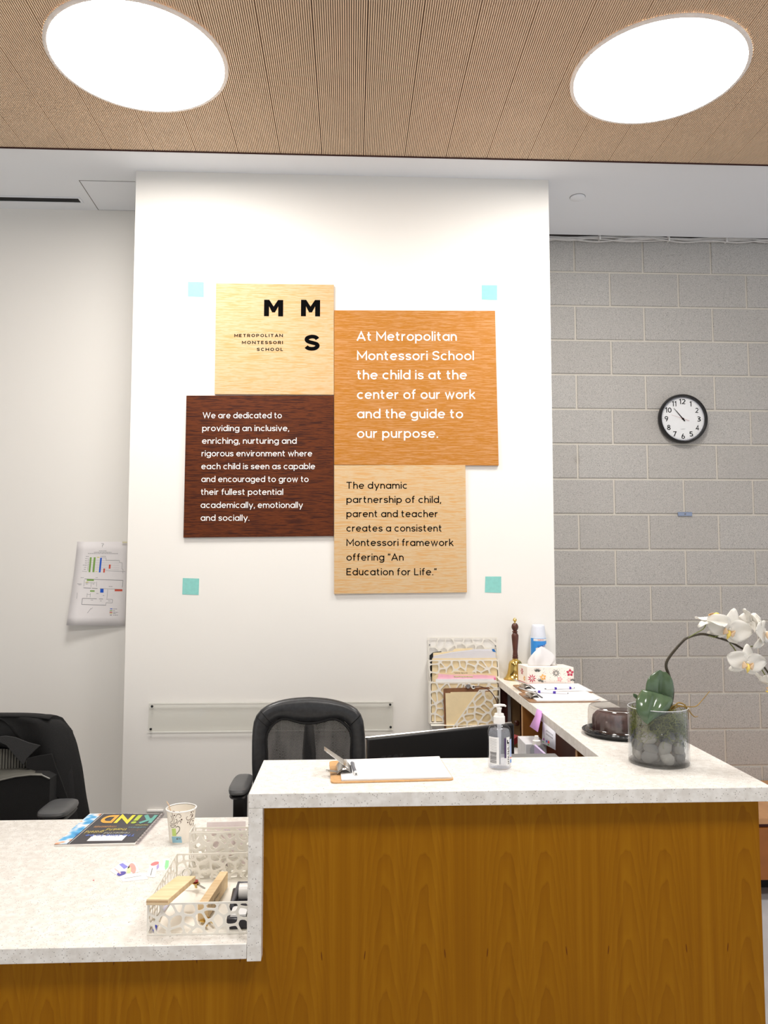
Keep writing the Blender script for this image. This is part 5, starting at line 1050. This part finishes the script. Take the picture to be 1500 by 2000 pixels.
def flower(c, fwd, up, R_, lb=None, tilt=0.0, openk=1.0):
    c = V(c); fwd = V(fwd).normalized(); up = V(up); up = (up-fwd*up.dot(fwd)).normalized(); rt_ = up.cross(fwd)
    fl = MB()
    fw = bpy.data.objects.new('flower', None); COL.objects.link(fw); fw.parent = orch; fw.location = c-orch.location; fw.empty_display_size = .02
    def petal(a_, ln, wd, cup, back, nm):
        d_ = rt_*cos(a_)+up*sin(a_); e_ = d_.cross(fwd)
        def fn(u, v):
            vv = v*2-1; w_ = wd*(sin(pi*min(1, u**.75*.97+.02))**.6)
            if u > .985: w_ = wd*.08
            return c+d_*(ln*u)+e_*(w_*vv)+fwd*(cup*(vv*vv)*u-back*u*u*openk+.0025*sin(u*8+vv*4))
        MB().grid(fn, 12, 8).build(nm, M_pet, fw, solid=.0008, smooth=80)
    petal(R(12), R_*1.0, R_*.50, .006, R_*.12, 'petal'); petal(R(168), R_*1.0, R_*.50, .006, R_*.12, 'petal')
    petal(R(90), R_*.92, R_*.30, -.004, R_*.28, 'sepal'); petal(R(222), R_*.88, R_*.26, -.004, R_*.30, 'sepal'); petal(R(318), R_*.88, R_*.26, -.004, R_*.30, 'sepal')
    q = c+fwd*.006
    for sg in (-1, 1):
        def fn(u, v): 
            a_ = -1.2+2.4*v; return q+rt_*(sg*(.004+.012*sin(u*pi)*cos(a_*.6)))+up*(-.004+.012*sin(a_)*sin(u*pi*.9+.2))+fwd*(.016*u)
        MB().grid(fn, 6, 6).build('lip_lobe', M_lipo, fw, solid=.001, smooth=80)
    MB().tube(spline([q, q+fwd*.010-up*.006, q+fwd*.014-up*.016, q+fwd*.012-up*.024], 4), [.003, .0038, .0042, .005, .0055, .0055, .006, .005, .004, .003, .002, .0015, .001], 8).build('lip', M_lipy, fw, smooth=80)
    MB().blob(q+up*.004+fwd*.003, .0042, .0042, .0042, 1, 10, 8).build('column', M_pet, fw, smooth=80)
YD = YV-.02
flower(ony(1423, 1230, YD), (-.25, -1, -.25), (.35, 0, 1), 45*s_)
flower(ony(1392, 1212, YD+.02), (.1, -.15, 1), (-.9, -.35, .2), 38*s_)
flower(ony(1491, 1238, YD-.005), (.75, -.6, .1), (.0, 0, 1), 44*s_)
flower(ony(1458, 1295, YD-.01), (-.15, -1, -.15), (.15, -.1, 1), 38*s_)
flower(ony(1512, 1338, YD), (-.35, -.35, -1), (.5, -.8, .2), 42*s_)
flower(ony(1466, 1214, YD+.03), (.9, .25, .15), (-.1, 0, 1), 30*s_)

# ------------------------------------------------------------------ things on the low desk top
ZL = LOW+.0004
# booklet, printed to be read from the far side
Q = [onz(*q_, ZL) for q_ in ((105.5, 1653.5), (264, 1651.5), (317, 1592), (176, 1592))]
t = thing('booklet', 'dark spiral booklet with rainbow edge and KiND lettering on desk', 'booklet', (Q[0]+Q[2])/2)
MB().prism(Q, (0, 0, .006)).build('pages', mat('booklet_pages', (232, 228, 222), .7), t, smooth=0)
def bq(u, v, h=.0066): return Q[0].lerp(Q[1], u).lerp(Q[3].lerp(Q[2], u), v)+V((0, 0, h))
def bpoly(uvs, m, nm, h=.0068, th=.0002): MB().prism([bq(u, v, h) for u, v in uvs], (0, 0, th)).build(nm, m, t, smooth=0)
bpoly(((0, .0), (.985, .03), (.985, .985), (0, .985)), mat('cover_charcoal', (62, 60, 64), .35), 'cover', .0061, .0006)
kr = N('rainbow_print'); pz = kr.n('ShaderNodeTexNoise', i_Vector=kr.mapped((14, 14, 1)), i_Scale=1.0, i_Detail=2.0).outputs[0]
kr.L(kr.ramp(pz, [(.25, lin((30, 80, 160))), (.42, lin((90, 180, 230))), (.52, lin((240, 240, 240))), (.6, lin((230, 150, 90))), (.7, lin((210, 70, 130))), (.8, lin((120, 170, 70)))]), kr.b.inputs['Base Color'])
bpoly(((0, .005), (.15, .01), (.17, .98), (0, .98)), kr.m, 'cover_art')
bpoly(((.17, .015), (.175, .015), (.195, .98), (.19, .98)), M_paper, 'cover_line', .00685)
bpoly(((.36, .09), (.80, .09), (.80, .26), (.36, .26)), M_paper, 'name_box', .00685)
rng = (Q[1]-Q[0]).normalized(); upv = (Q[3]-Q[0]).normalized()
def btext(txt, u0, u1, v, cap, rgb, bold=.0):
    # upside down for the camera: starts at the right, runs left, top towards the camera
    a_ = bq(u1, v, .0072); b_ = bq(u0, v, .0072); d_ = (b_-a_)
    dwn = -(Q[3]-Q[0]).normalized(); n_ = d_.normalized().cross(dwn)
    lettering(txt, a_, d_, dwn, d_.length, cap, mat('print_'+txt.strip()[:4].lower().replace(' ', '_'), rgb, .5), t, bold, lift=.0002 if n_.z > 0 else -.0002)
for txt, u0, u1, rgb in (('K', .78, .965, (104, 172, 160)), ('i', .69, .76, (180, 200, 70)), ('N', .46, .66, (230, 216, 70)), ('D', .25, .44, (226, 170, 70))): btext(txt, u0, u1, .93, .088, rgb, .17)
btext('IN ISSUE', .36, .60, .985, .012, (70, 80, 130)); btext('empathetic', .78, .95, .60, .014, (200, 200, 100)); btext('compassionate', .26, .55, .555, .020, (216, 160, 100)); btext('wellness', .72, .95, .52, .014, (120, 160, 170))
btext('thankful', .46, .72, .475, .024, (206, 190, 90), .1); btext('nice', .76, .93, .46, .022, (214, 140, 80), .01); btext('respectful', .48, .80, .35, .020, (190, 190, 170)); btext('grateful', .22, .45, .40, .024, (214, 196, 110), .1)
btext('The time to be', .27, .90, .285, .022, (96, 122, 196), .12)
sr = MB()
for k in range(14): c_ = bq(1.0, .04+.92*k/13, .004); sr.tube([c_+rng*(.008*cos(a_))+V((0, 0,   .0045*sin(a_)+.002)) for a_ in [2*pi*j/10 for j in range(11)]], .0009, 5)
sr.build('spiral_binding', M_steel, t); MB().tube([bq(1.02, .02, .007), bq(1.02, .98, .007)], .0062, 8).build('binding_sleeve', clear('clear_binding', (.9, .88, .9), .1, .2), t)

# paper cup
p = onz(353, 1641, LOW); p.z = ZL; s_ = p.y/F; rt0 = 27*s_; rb0 = 20.5*s_; ch = ony(356, 1577, p.y).z-p.z
t = thing('paper_cup', 'white paper coffee cup with brown swirl print', 'cup', p)
rad = lambda z: rb0+(rt0-rb0)*z/ch
MCU = mat('cup_paper', (246, 240, 228), .55, var=.01)
MB().lathe([(rb0-.002, .004), (rb0, 0), (rb0, .001), (rt0, ch-.003), (rt0-.0018, ch-.003), (rb0-.0015, .006), (.001, .006)], p, 48).build('body', MCU, t)
MB().lathe([(rt0-.0005, ch-.004), (rt0+.0028, ch-.003), (rt0+.003, ch), (rt0, ch+.0015), (rt0-.002, ch-.001)], p, 48, cap0=False, cap1=False).build('rim', M_white, t)
def cp(px, py, o=.0006):   # picture point on the cup wall
    d_ = ray(px, py); best = None
    k0, k1 = p.y*.9, p.y
    for i in range(500):
        k = k0+(k1-k0)*i/499; q_ = CAM+d_*(k/d_.y); z_ = q_.z-p.z
        if math.hypot(q_.x-p.x, q_.y-p.y) <= rad(max(0, min(ch, z_)))+o: return q_
    q_ = CAM+d_*(p.y/d_.y); return q_
def c6(x, y): return cp(300+x/13.64, 1550+y/13.64)
sw = MB()
for pa in ([(490, 500), (520, 468), (565, 480), (575, 515)], [(580, 640), (620, 570), (680, 550), (730, 590), (715, 640), (680, 640)], [(440, 770), (500, 720), (490, 640), (460, 590)], [(540, 780), (545, 690), (500, 560), (490, 500)],
           [(450, 795), (560, 800), (620, 750), (620, 700), (585, 685)], [(620, 815), (660, 745), (700, 725), (730, 760), (710, 790)], [(1060, 495), (1045, 440), (1080, 395), (1105, 405)], [(910, 605), (870, 650), (900, 705), (960, 695), (1010, 640), (1050, 560), (1000, 545), (965, 600)],
           [(1085, 655), (1020, 680), (965, 750), (965, 820), (1000, 835), (1010, 790)], [(455, 840), (470, 890), (530, 895), (590, 850), (520, 835), (455, 840)], [(1060, 780), (1050, 880), (1040, 1000)]):
    sw.tube(spline([c6(*q_) for q_ in pa], 4), .0008, 4)
sw.build('swirl_print', M_brown, t)
bn = MB()
for x, y in ((685, 492), (555, 580), (745, 693), (905, 768), (1000, 498), (1020, 595), (1042, 722)): bn.blob(c6(x, y), .003, .0012, .0022, 1, 8, 6, Mx=Matrix.Rotation(-.6, 3, 'Y'))
bn.build('bean_print', M_brown, t)
def cpat(name, pts, m):
    MB().add([c6(*q_) for q_ in pts], [tuple(range(len(pts)))] if len(pts) < 5 else [tuple(range(len(pts)))]).build(name, m, t, smooth=0)
def cgrid(name, x0, x1, y0, y1, m, sk=0): MB().grid(lambda u, v: c6(x0+(x1-x0)*u+sk*v, y0+(y1-y0)*v+ -40*u*0), 6, 4).build(name, m, t)
cgrid('green_mug_print', 485, 590, 930, 1130, mat('cup_green', (190, 214, 120), .6), 15); cgrid('blue_band_print', 480, 735, 1145, 1310, mat('cup_blue', (150, 196, 214), .6), 25); cgrid('band_text', 610, 715, 1180, 1225, M_brown)
MB().tube(spline([c6(*q_) for q_ in ((590, 900), (640, 875), (690, 900), (690, 970), (640, 1040), (605, 1080))], 4), .0011, 4).build('handle_print', mat('cup_dark_green', (70, 72, 40), .6), t)
st = thing('stir_stick', 'pale wooden stirrer sticking out of the paper cup', 'stirrer', p+V((-rt0*.7, 0, ch*.5)))
MB().tube([ony(325.5, 1565, p.y), ony(330, 1573, p.y), p+V((-rb0*.3, 0, .02))], [.0016, .002, .002], 6).build('stick', mat('pale_wood', (228, 200, 170), .6), st)

# name stickers
MPB = mat('sticker_pink', (250, 200, 196), .6); MVI = mat('sticker_violet', (92, 84, 170), .5); MCR = mat('sticker_coral', (250, 130, 130), .5); MGR = mat('sticker_green', (150, 240, 160), .5)
def z4(x, y, h): return onz(80+x/3.571, 1540+y/3.571, LOW+h)
def sticker(label, polys, base):
    P_ = [z4(*q_, .0008) for q_ in base]; t_ = thing('name_sticker', label, 'sticker', P_[0], 'stickers and tags on the desk')
    MB().prism([q_+V((0, 0, -.0004)) for q_ in P_], (0, 0, .0006)).build('backing', M_paper, t_, smooth=0)
    for i, (pts, m_) in enumerate(polys): MB().prism([z4(*q_, .0012+.0001*i) for q_ in pts], (0, 0, .0001)).build('print', m_, t_, smooth=0)
    return t_
def ell(cx_, cy_, a_, b_, rot=0): return [(cx_+a_*cos(k*pi/8)*cos(rot)-b_*sin(k*pi/8)*sin(rot), cy_+a_*cos(k*pi/8)*sin(rot)+b_*sin(k*pi/8)*cos(rot)) for k in range(16)]
sticker('small white tag with violet square and fine print, left on desk', [(((545, 530), (570, 520), (608, 545), (580, 562)), mat('sticker_periwinkle', (140, 140, 224), .5)), (((510, 560), (516, 555), (560, 590), (552, 596)), MPB)], ((478, 572), (580, 505), (640, 548), (535, 610)))
sticker('coral and green printed tag behind the violet dot tag', [(ell(640, 555, 22, 36, -.3), mat('sticker_rose', (250, 170, 160), .5)), (((600, 560), (628, 548), (625, 590), (600, 592)), mat('sticker_lime', (214, 230, 170), .5))], ((605, 520), (650, 512), (690, 580), (600, 598)))
tq = sticker('white name tag with violet oval dot, nearest of the tags', [(ell(561, 593, 33, 14, -.25), MVI), (((582, 627), (700, 607), (700, 608.5), (583, 628.5)), M_gray)], ((545, 615), (595, 596), (735, 590), (745, 632), (570, 650)))
sticker('white name tag with pink oval dot beside the lattice tray', [(ell(795, 524, 31, 12, -.3), MCR), (((762, 605), (775, 555), (780, 555), (767, 607)), M_gray)], ((735, 615), (760, 535), (812, 530), (795, 620)))
sticker('bright green printed tag partly behind the lattice tray side', [(((870, 500), (893, 502), (890, 545), (868, 570), (862, 545)), MGR), (ell(838, 520, 16, 26, .2), mat('sticker_mint', (226, 240, 222), .5)), (((805, 545), (822, 520), (824, 550), (808, 568)), mat('sticker_lilac', (176, 160, 214), .5))], ((812, 500), (895, 492), (892, 572), (806, 575)))
p = z4(367, 642, .0005); tag(MB().blob(p+V((0, 0, .001)), .003, .0015, .001, 1, 10, 6).build('red_fleck', mat('red_fleck', (224, 110, 110), .6)), 'tiny red fleck lying on the white desk top', 'fleck')

# lattice desk tray
FB = onz(287, 1827, LOW+.001); ht = ony(287, 1765, FB.y).z-LOW; XT1 = XL-.003; FRx = FB.x
BK = onz(345, 1668, LOW+ht); yF_, yB_ = FB.y, BK.y; xl0 = (FB.x+BK.x)/2; xl0 = FB.x
t = thing('desk_tray', 'white pierced metal letter tray holding wood-tagged keys', 'tray', ((xl0+XT1)/2, (yF_+yB_)/2, ZL))
L1 = XT1-xl0; L2 = yB_-yF_
def panel(name, O, U, W, w_, h_, n, seed, strut=.0055, fr=.004): return lattice(MB(), O, U, W, [(0, 0), (w_, 0), (w_, h_), (0, h_)], n, strut, .0016, seed, fr).build(name, M_latt, t, smooth=0)
panel('front_side', (xl0, yF_, ZL), (1, 0, 0), (0, 0, 1), L1, ht, 26, 3); panel('back_side', (BK.x, yB_, ZL), (1, 0, 0), (0, 0, 1), XT1-BK.x, ht, 22, 6)
sdv = V((BK.x-xl0, L2, 0)); panel('left_side', (xl0, yF_, ZL), sdv, (0, 0, 1), sdv.length, ht, 34, 8)
panel('right_side', (XT1, yF_, ZL), (0, 1, 0), (0, 0, 1), L2, ht, 34, 11)
MB().prism([V((xl0, yF_, ZL)), V((XT1, yF_, ZL)), V((XT1, yB_, ZL)), V((BK.x, yB_, ZL))], (0, 0, .0015)).build('bottom', M_latt, t, smooth=0)
lip = MB().tube([V((xl0, yF_, ZL+ht)), V((XT1, yF_, ZL+ht))], .0016, 6).tube([V((xl0, yF_, ZL+ht)), V((BK.x, yB_, ZL+ht))], .0014, 6).tube([V((BK.x, yB_, ZL+ht)), V((XT1, yB_, ZL+ht))], .0014, 6); lip.build('rim', M_latt, t)
# upright lattice holder behind
yH = yB_+.012; a = ony(370, 1626, yH); zh = a.z
t = thing('letter_holder', 'tall white pierced metal letter holder behind the desk tray', 'file holder', ((a.x+XT1)/2, yH+.05, ZL))
panel('front_panel', (a.x, yH, ZL), (1, 0, 0), (0, 0, 1), XT1-a.x, zh-ZL, 40, 21, .0075); panel('middle_panel', (a.x+.003, yH+.04, ZL), (1, 0, 0), (0, 0, 1), XT1-a.x-.006, (zh-ZL)*.93, 40, 23, .007); panel('rear_panel', (a.x, yH+.085, ZL), (1, 0, 0), (0, 0, 1), XT1-a.x, (zh-ZL)*.9, 36, 25, .007)
panel('side_panel', (a.x, yH, ZL), (0, 1, 0), (0, 0, 1), .085, zh-ZL, 18, 27)
MB().box(a.x, XT1, yH, yH+.085, ZL, ZL+.0015).build('bottom', M_latt, t, smooth=0)
q = [ony(*q_, yH+.10) for q_ in ((404, 1606), (480, 1604), (479, 1632), (402, 1633))]; q[2].z = ZL+.02; q[3].z = ZL+.02
q[1].x = min(q[1].x, XT1); q[2].x = q[1].x
t = thing('note_card', 'pale pink card with handwriting standing behind letter holder', 'card', V(((q[0].x+q[1].x)/2, yH+.10, ZL)))
q[2].z = ZL; q[3].z = ZL
MB().prism(q, (0, .001, 0)).build('card', mat('pale_pink_card', (244, 232, 232), .8), t, smooth=0)
wall_text('Tammie  Note 4th', 435, 471, 1623, 3.2, yH+.099, mat('pencil_violet', (150, 140, 180), .8), t)

# key tags of plywood lying in the tray
def plywood(name):
    k = N(name); p_ = k.mapped((1, 1, 1)); w1 = k.n('ShaderNodeTexNoise', i_Vector=k.mapped((10, 90, 60)), i_Scale=1.0, i_Detail=3.0).outputs[0]
    k.L(k.ramp(w1, [(.3, lin((222, 190, 142))), (.7, lin((238, 214, 174)))]), k.b.inputs['Base Color']); k.b.inputs['Roughness'].default_value = .6; return k.m
M_ply = plywood('birch_plywood'); M_plye = mat('plywood_edge', (196, 160, 118), .7, var=.15, scale=200)
def z6(x, y, z): return onz(280+x/7.143, 1660+y/7.143, z)
h1 = LOW+ht+.0155; A0 = z6(40, 690, h1-.004+.004); A1 = z6(345, 690, h1); A2 = z6(730, 360, h1-.006); A3 = z6(470, 362, h1-.006)
A0 = z6(40, 690, h1)
t = thing('wooden_key_tag', 'wide plywood key tag lying tilted on the tray rim', 'key tag', (A0+A2)/2-V((0, 0, .01)))
MB().prism([q_-V((0, 0, .0142)) for q_ in (A0, A1, A2, A3)], (0, 0, .014)).build('plywood', M_ply, t, bevel=.0012, smooth=0)
MB().prism([A0-V((0, .0004, .0075)), A1-V((0, .0004, .0075)), A1-V((0, .0004, .0045)), A0-V((0, .0004, .0045))], (0, .0003, 0)).build('ply_layer', M_plye, t, smooth=0)
ring_c = (A2+A3)/2+V((0, .006, .004))
def ring(c, nrm, r_, w_, m, parent, nm='ring'):
    nrm = V(nrm).normalized(); u_ = nrm.orthogonal().normalized(); v_ = nrm.cross(u_); pts = [c+u_*(r_*cos(2*pi*k/24))+v_*(r_*sin(2*pi*k/24)) for k in range(25)]; return MB().tube(pts, w_, 6).build(nm, m, parent)
ring(ring_c, (.3, -.8, .3), .012, .0009, M_steel, t, 'split_ring')
def key(c, d_, parent, m):
    d_ = V(d_).normalized(); s_2 = d_.cross(V((0, 0, 1))).normalized(); z = V((0, 0, .0018)); b = MB()
    pts = [c+d_*(.009*cos(a_))+s_2*(.010*sin(a_)) for a_ in [2*pi*k/12 for k in range(12)]]; b.prism(pts, z)
    sh = [c+d_*.008-s_2*.0035, c+d_*.034-s_2*.0035, c+d_*.036, c+d_*.033+s_2*.002, c+d_*.029+s_2*.0035, c+d_*.026+s_2*.0015, c+d_*.022+s_2*.0035, c+d_*.018+s_2*.0015, c+d_*.008+s_2*.0035]; b.prism([q_+V((0, 0, .0001)) for q_ in sh], z); return b.build('key', m, parent)
kc = z6(745, 480, LOW+.02); MDR = mat('key_red', (150, 30, 40), .4)
key(kc, (.6, -.5, -.1), t, M_steel); key(kc+V((-.004, 0, .003)), (.2, -.8, 0), t, M_brass); key(kc+V((-.006, .006, .006)), (-.8, .1, 0), t, MDR)
hz_ = LOW+.048
B0 = z6(790, 715, hz_); B1 = z6(905, 712, hz_-.0); B2 = z6(1180, 300, hz_); B3 = z6(1070, 300, hz_)
B0 = z6(760, 750, hz_); B1 = z6(905, 725, hz_)
t = thing('wooden_key_tag', 'narrow wooden key tag standing on edge across the tray', 'key tag', (B0+B2)/2-V((0, 0, .04)))
MB().prism([V((q_.x, q_.y, LOW+.004)) for q_ in (B0, B1, B2, B3)], (0, 0, hz_-LOW-.004)).build('block', M_ply, t, bevel=.001, smooth=0)
dB = (B2-B1).normalized(); lettering('Hall Key', B1.lerp(B2, .15)+V((0, 0, -.026)), dB, (0, 0, 1), .085, .010, mat('pencil_grey', (140, 124, 104), .8), t, 0, name='handwriting')
kc = z6(840, 1010, LOW+.006); kc.z = LOW+.010; key(kc, (.25, -.6, 0), t, M_brass); key(kc+V((.008, .004, .002)), (.5, -.6, 0), t, M_brass); ring(kc+V((0, .01, .012)), (1, .2, .2), .012, .0009, M_steel, t, 'split_ring')
# blue pen and clear marker lying in the tray
for lb, (x0, y0), (x1, y1), m_ in (('blue marker lying in the front left corner of the tray', (150, 1120), (215, 960), mat('marker_blue', (20, 50, 200), .3)), ('clear pen lying below the wide plywood tag', (240, 900), (330, 770), mat('pen_body_pale', (200, 200, 222), .3))):
    a = z6(x0, y0, LOW+.007); b = z6(x1, y1, LOW+.007); dn = (b-a).normalized(); t = thing('pen', lb, 'pen', (a+b)/2)
    MB().tube([a, a+dn*.003, a+dn*.02], [.003, .0045, .0045], 10).build('cap', m_, t); MB().tube([a+dn*.02, b+dn*.05, b+dn*.055], [.004, .004, .002], 10).build('barrel', M_white if 'blue' in lb else m_, t)
# black stapler-like tape unit
h2 = LOW+.045
D = [z6(1215, 715, h2), z6(1250, 435, h2)]; xR = XT1-.003
t = thing('tape_dispenser', 'black desk tape dispenser with white roll, in tray against waterfall', 'tape dispenser', ((D[0].x+xR)/2, (D[0].y+D[1].y)/2, ZL+.002))
MB().prism([V((D[0].x, yF_+.02, LOW+.002)), V((xR, yF_+.02, LOW+.002)), V((xR, D[1].y, LOW+.002)), V((D[1].x, D[1].y, LOW+.002))], (0, 0, .026)).build('body', mat('dispenser_black', (44, 42, 50), .3), t, bevel=.004)
for x0_, x1_ in ((D[0].x, D[0].x+.010), (xR-.007, xR)):
    MB().box(x0_, x1_, D[0].y-.01, D[1].y, LOW+.0285, h2).build('side_wall', mat('dispenser_grey', (84, 84, 92), .35), t, bevel=.003)
MB().box(D[0].x, xR, D[1].y-.010, D[1].y, LOW+.0285, h2).build('back_wall', mat('dispenser_grey', (84, 84, 92), .35), t, bevel=.003)
rc_ = V(((D[0].x+xR)/2+.002, (D[0].y+D[1].y)/2+.0, h2-.002)); hw3 = max(.004, (xR-D[0].x)/2-.012)
MB().lathe([(.020, -hw3), (.0205, 0), (.020, hw3)], rc_, 28, X=V((0, 1, 0)), Y=V((0, 0, 1)), Z=V((1, 0, 0))).build('tape_roll', M_white, t)
MB().box(D[0].x+.008, xR-.008, yF_+.03, D[0].y-.005, LOW+.0285, LOW+.034).build('tape_strip', M_paper, t)
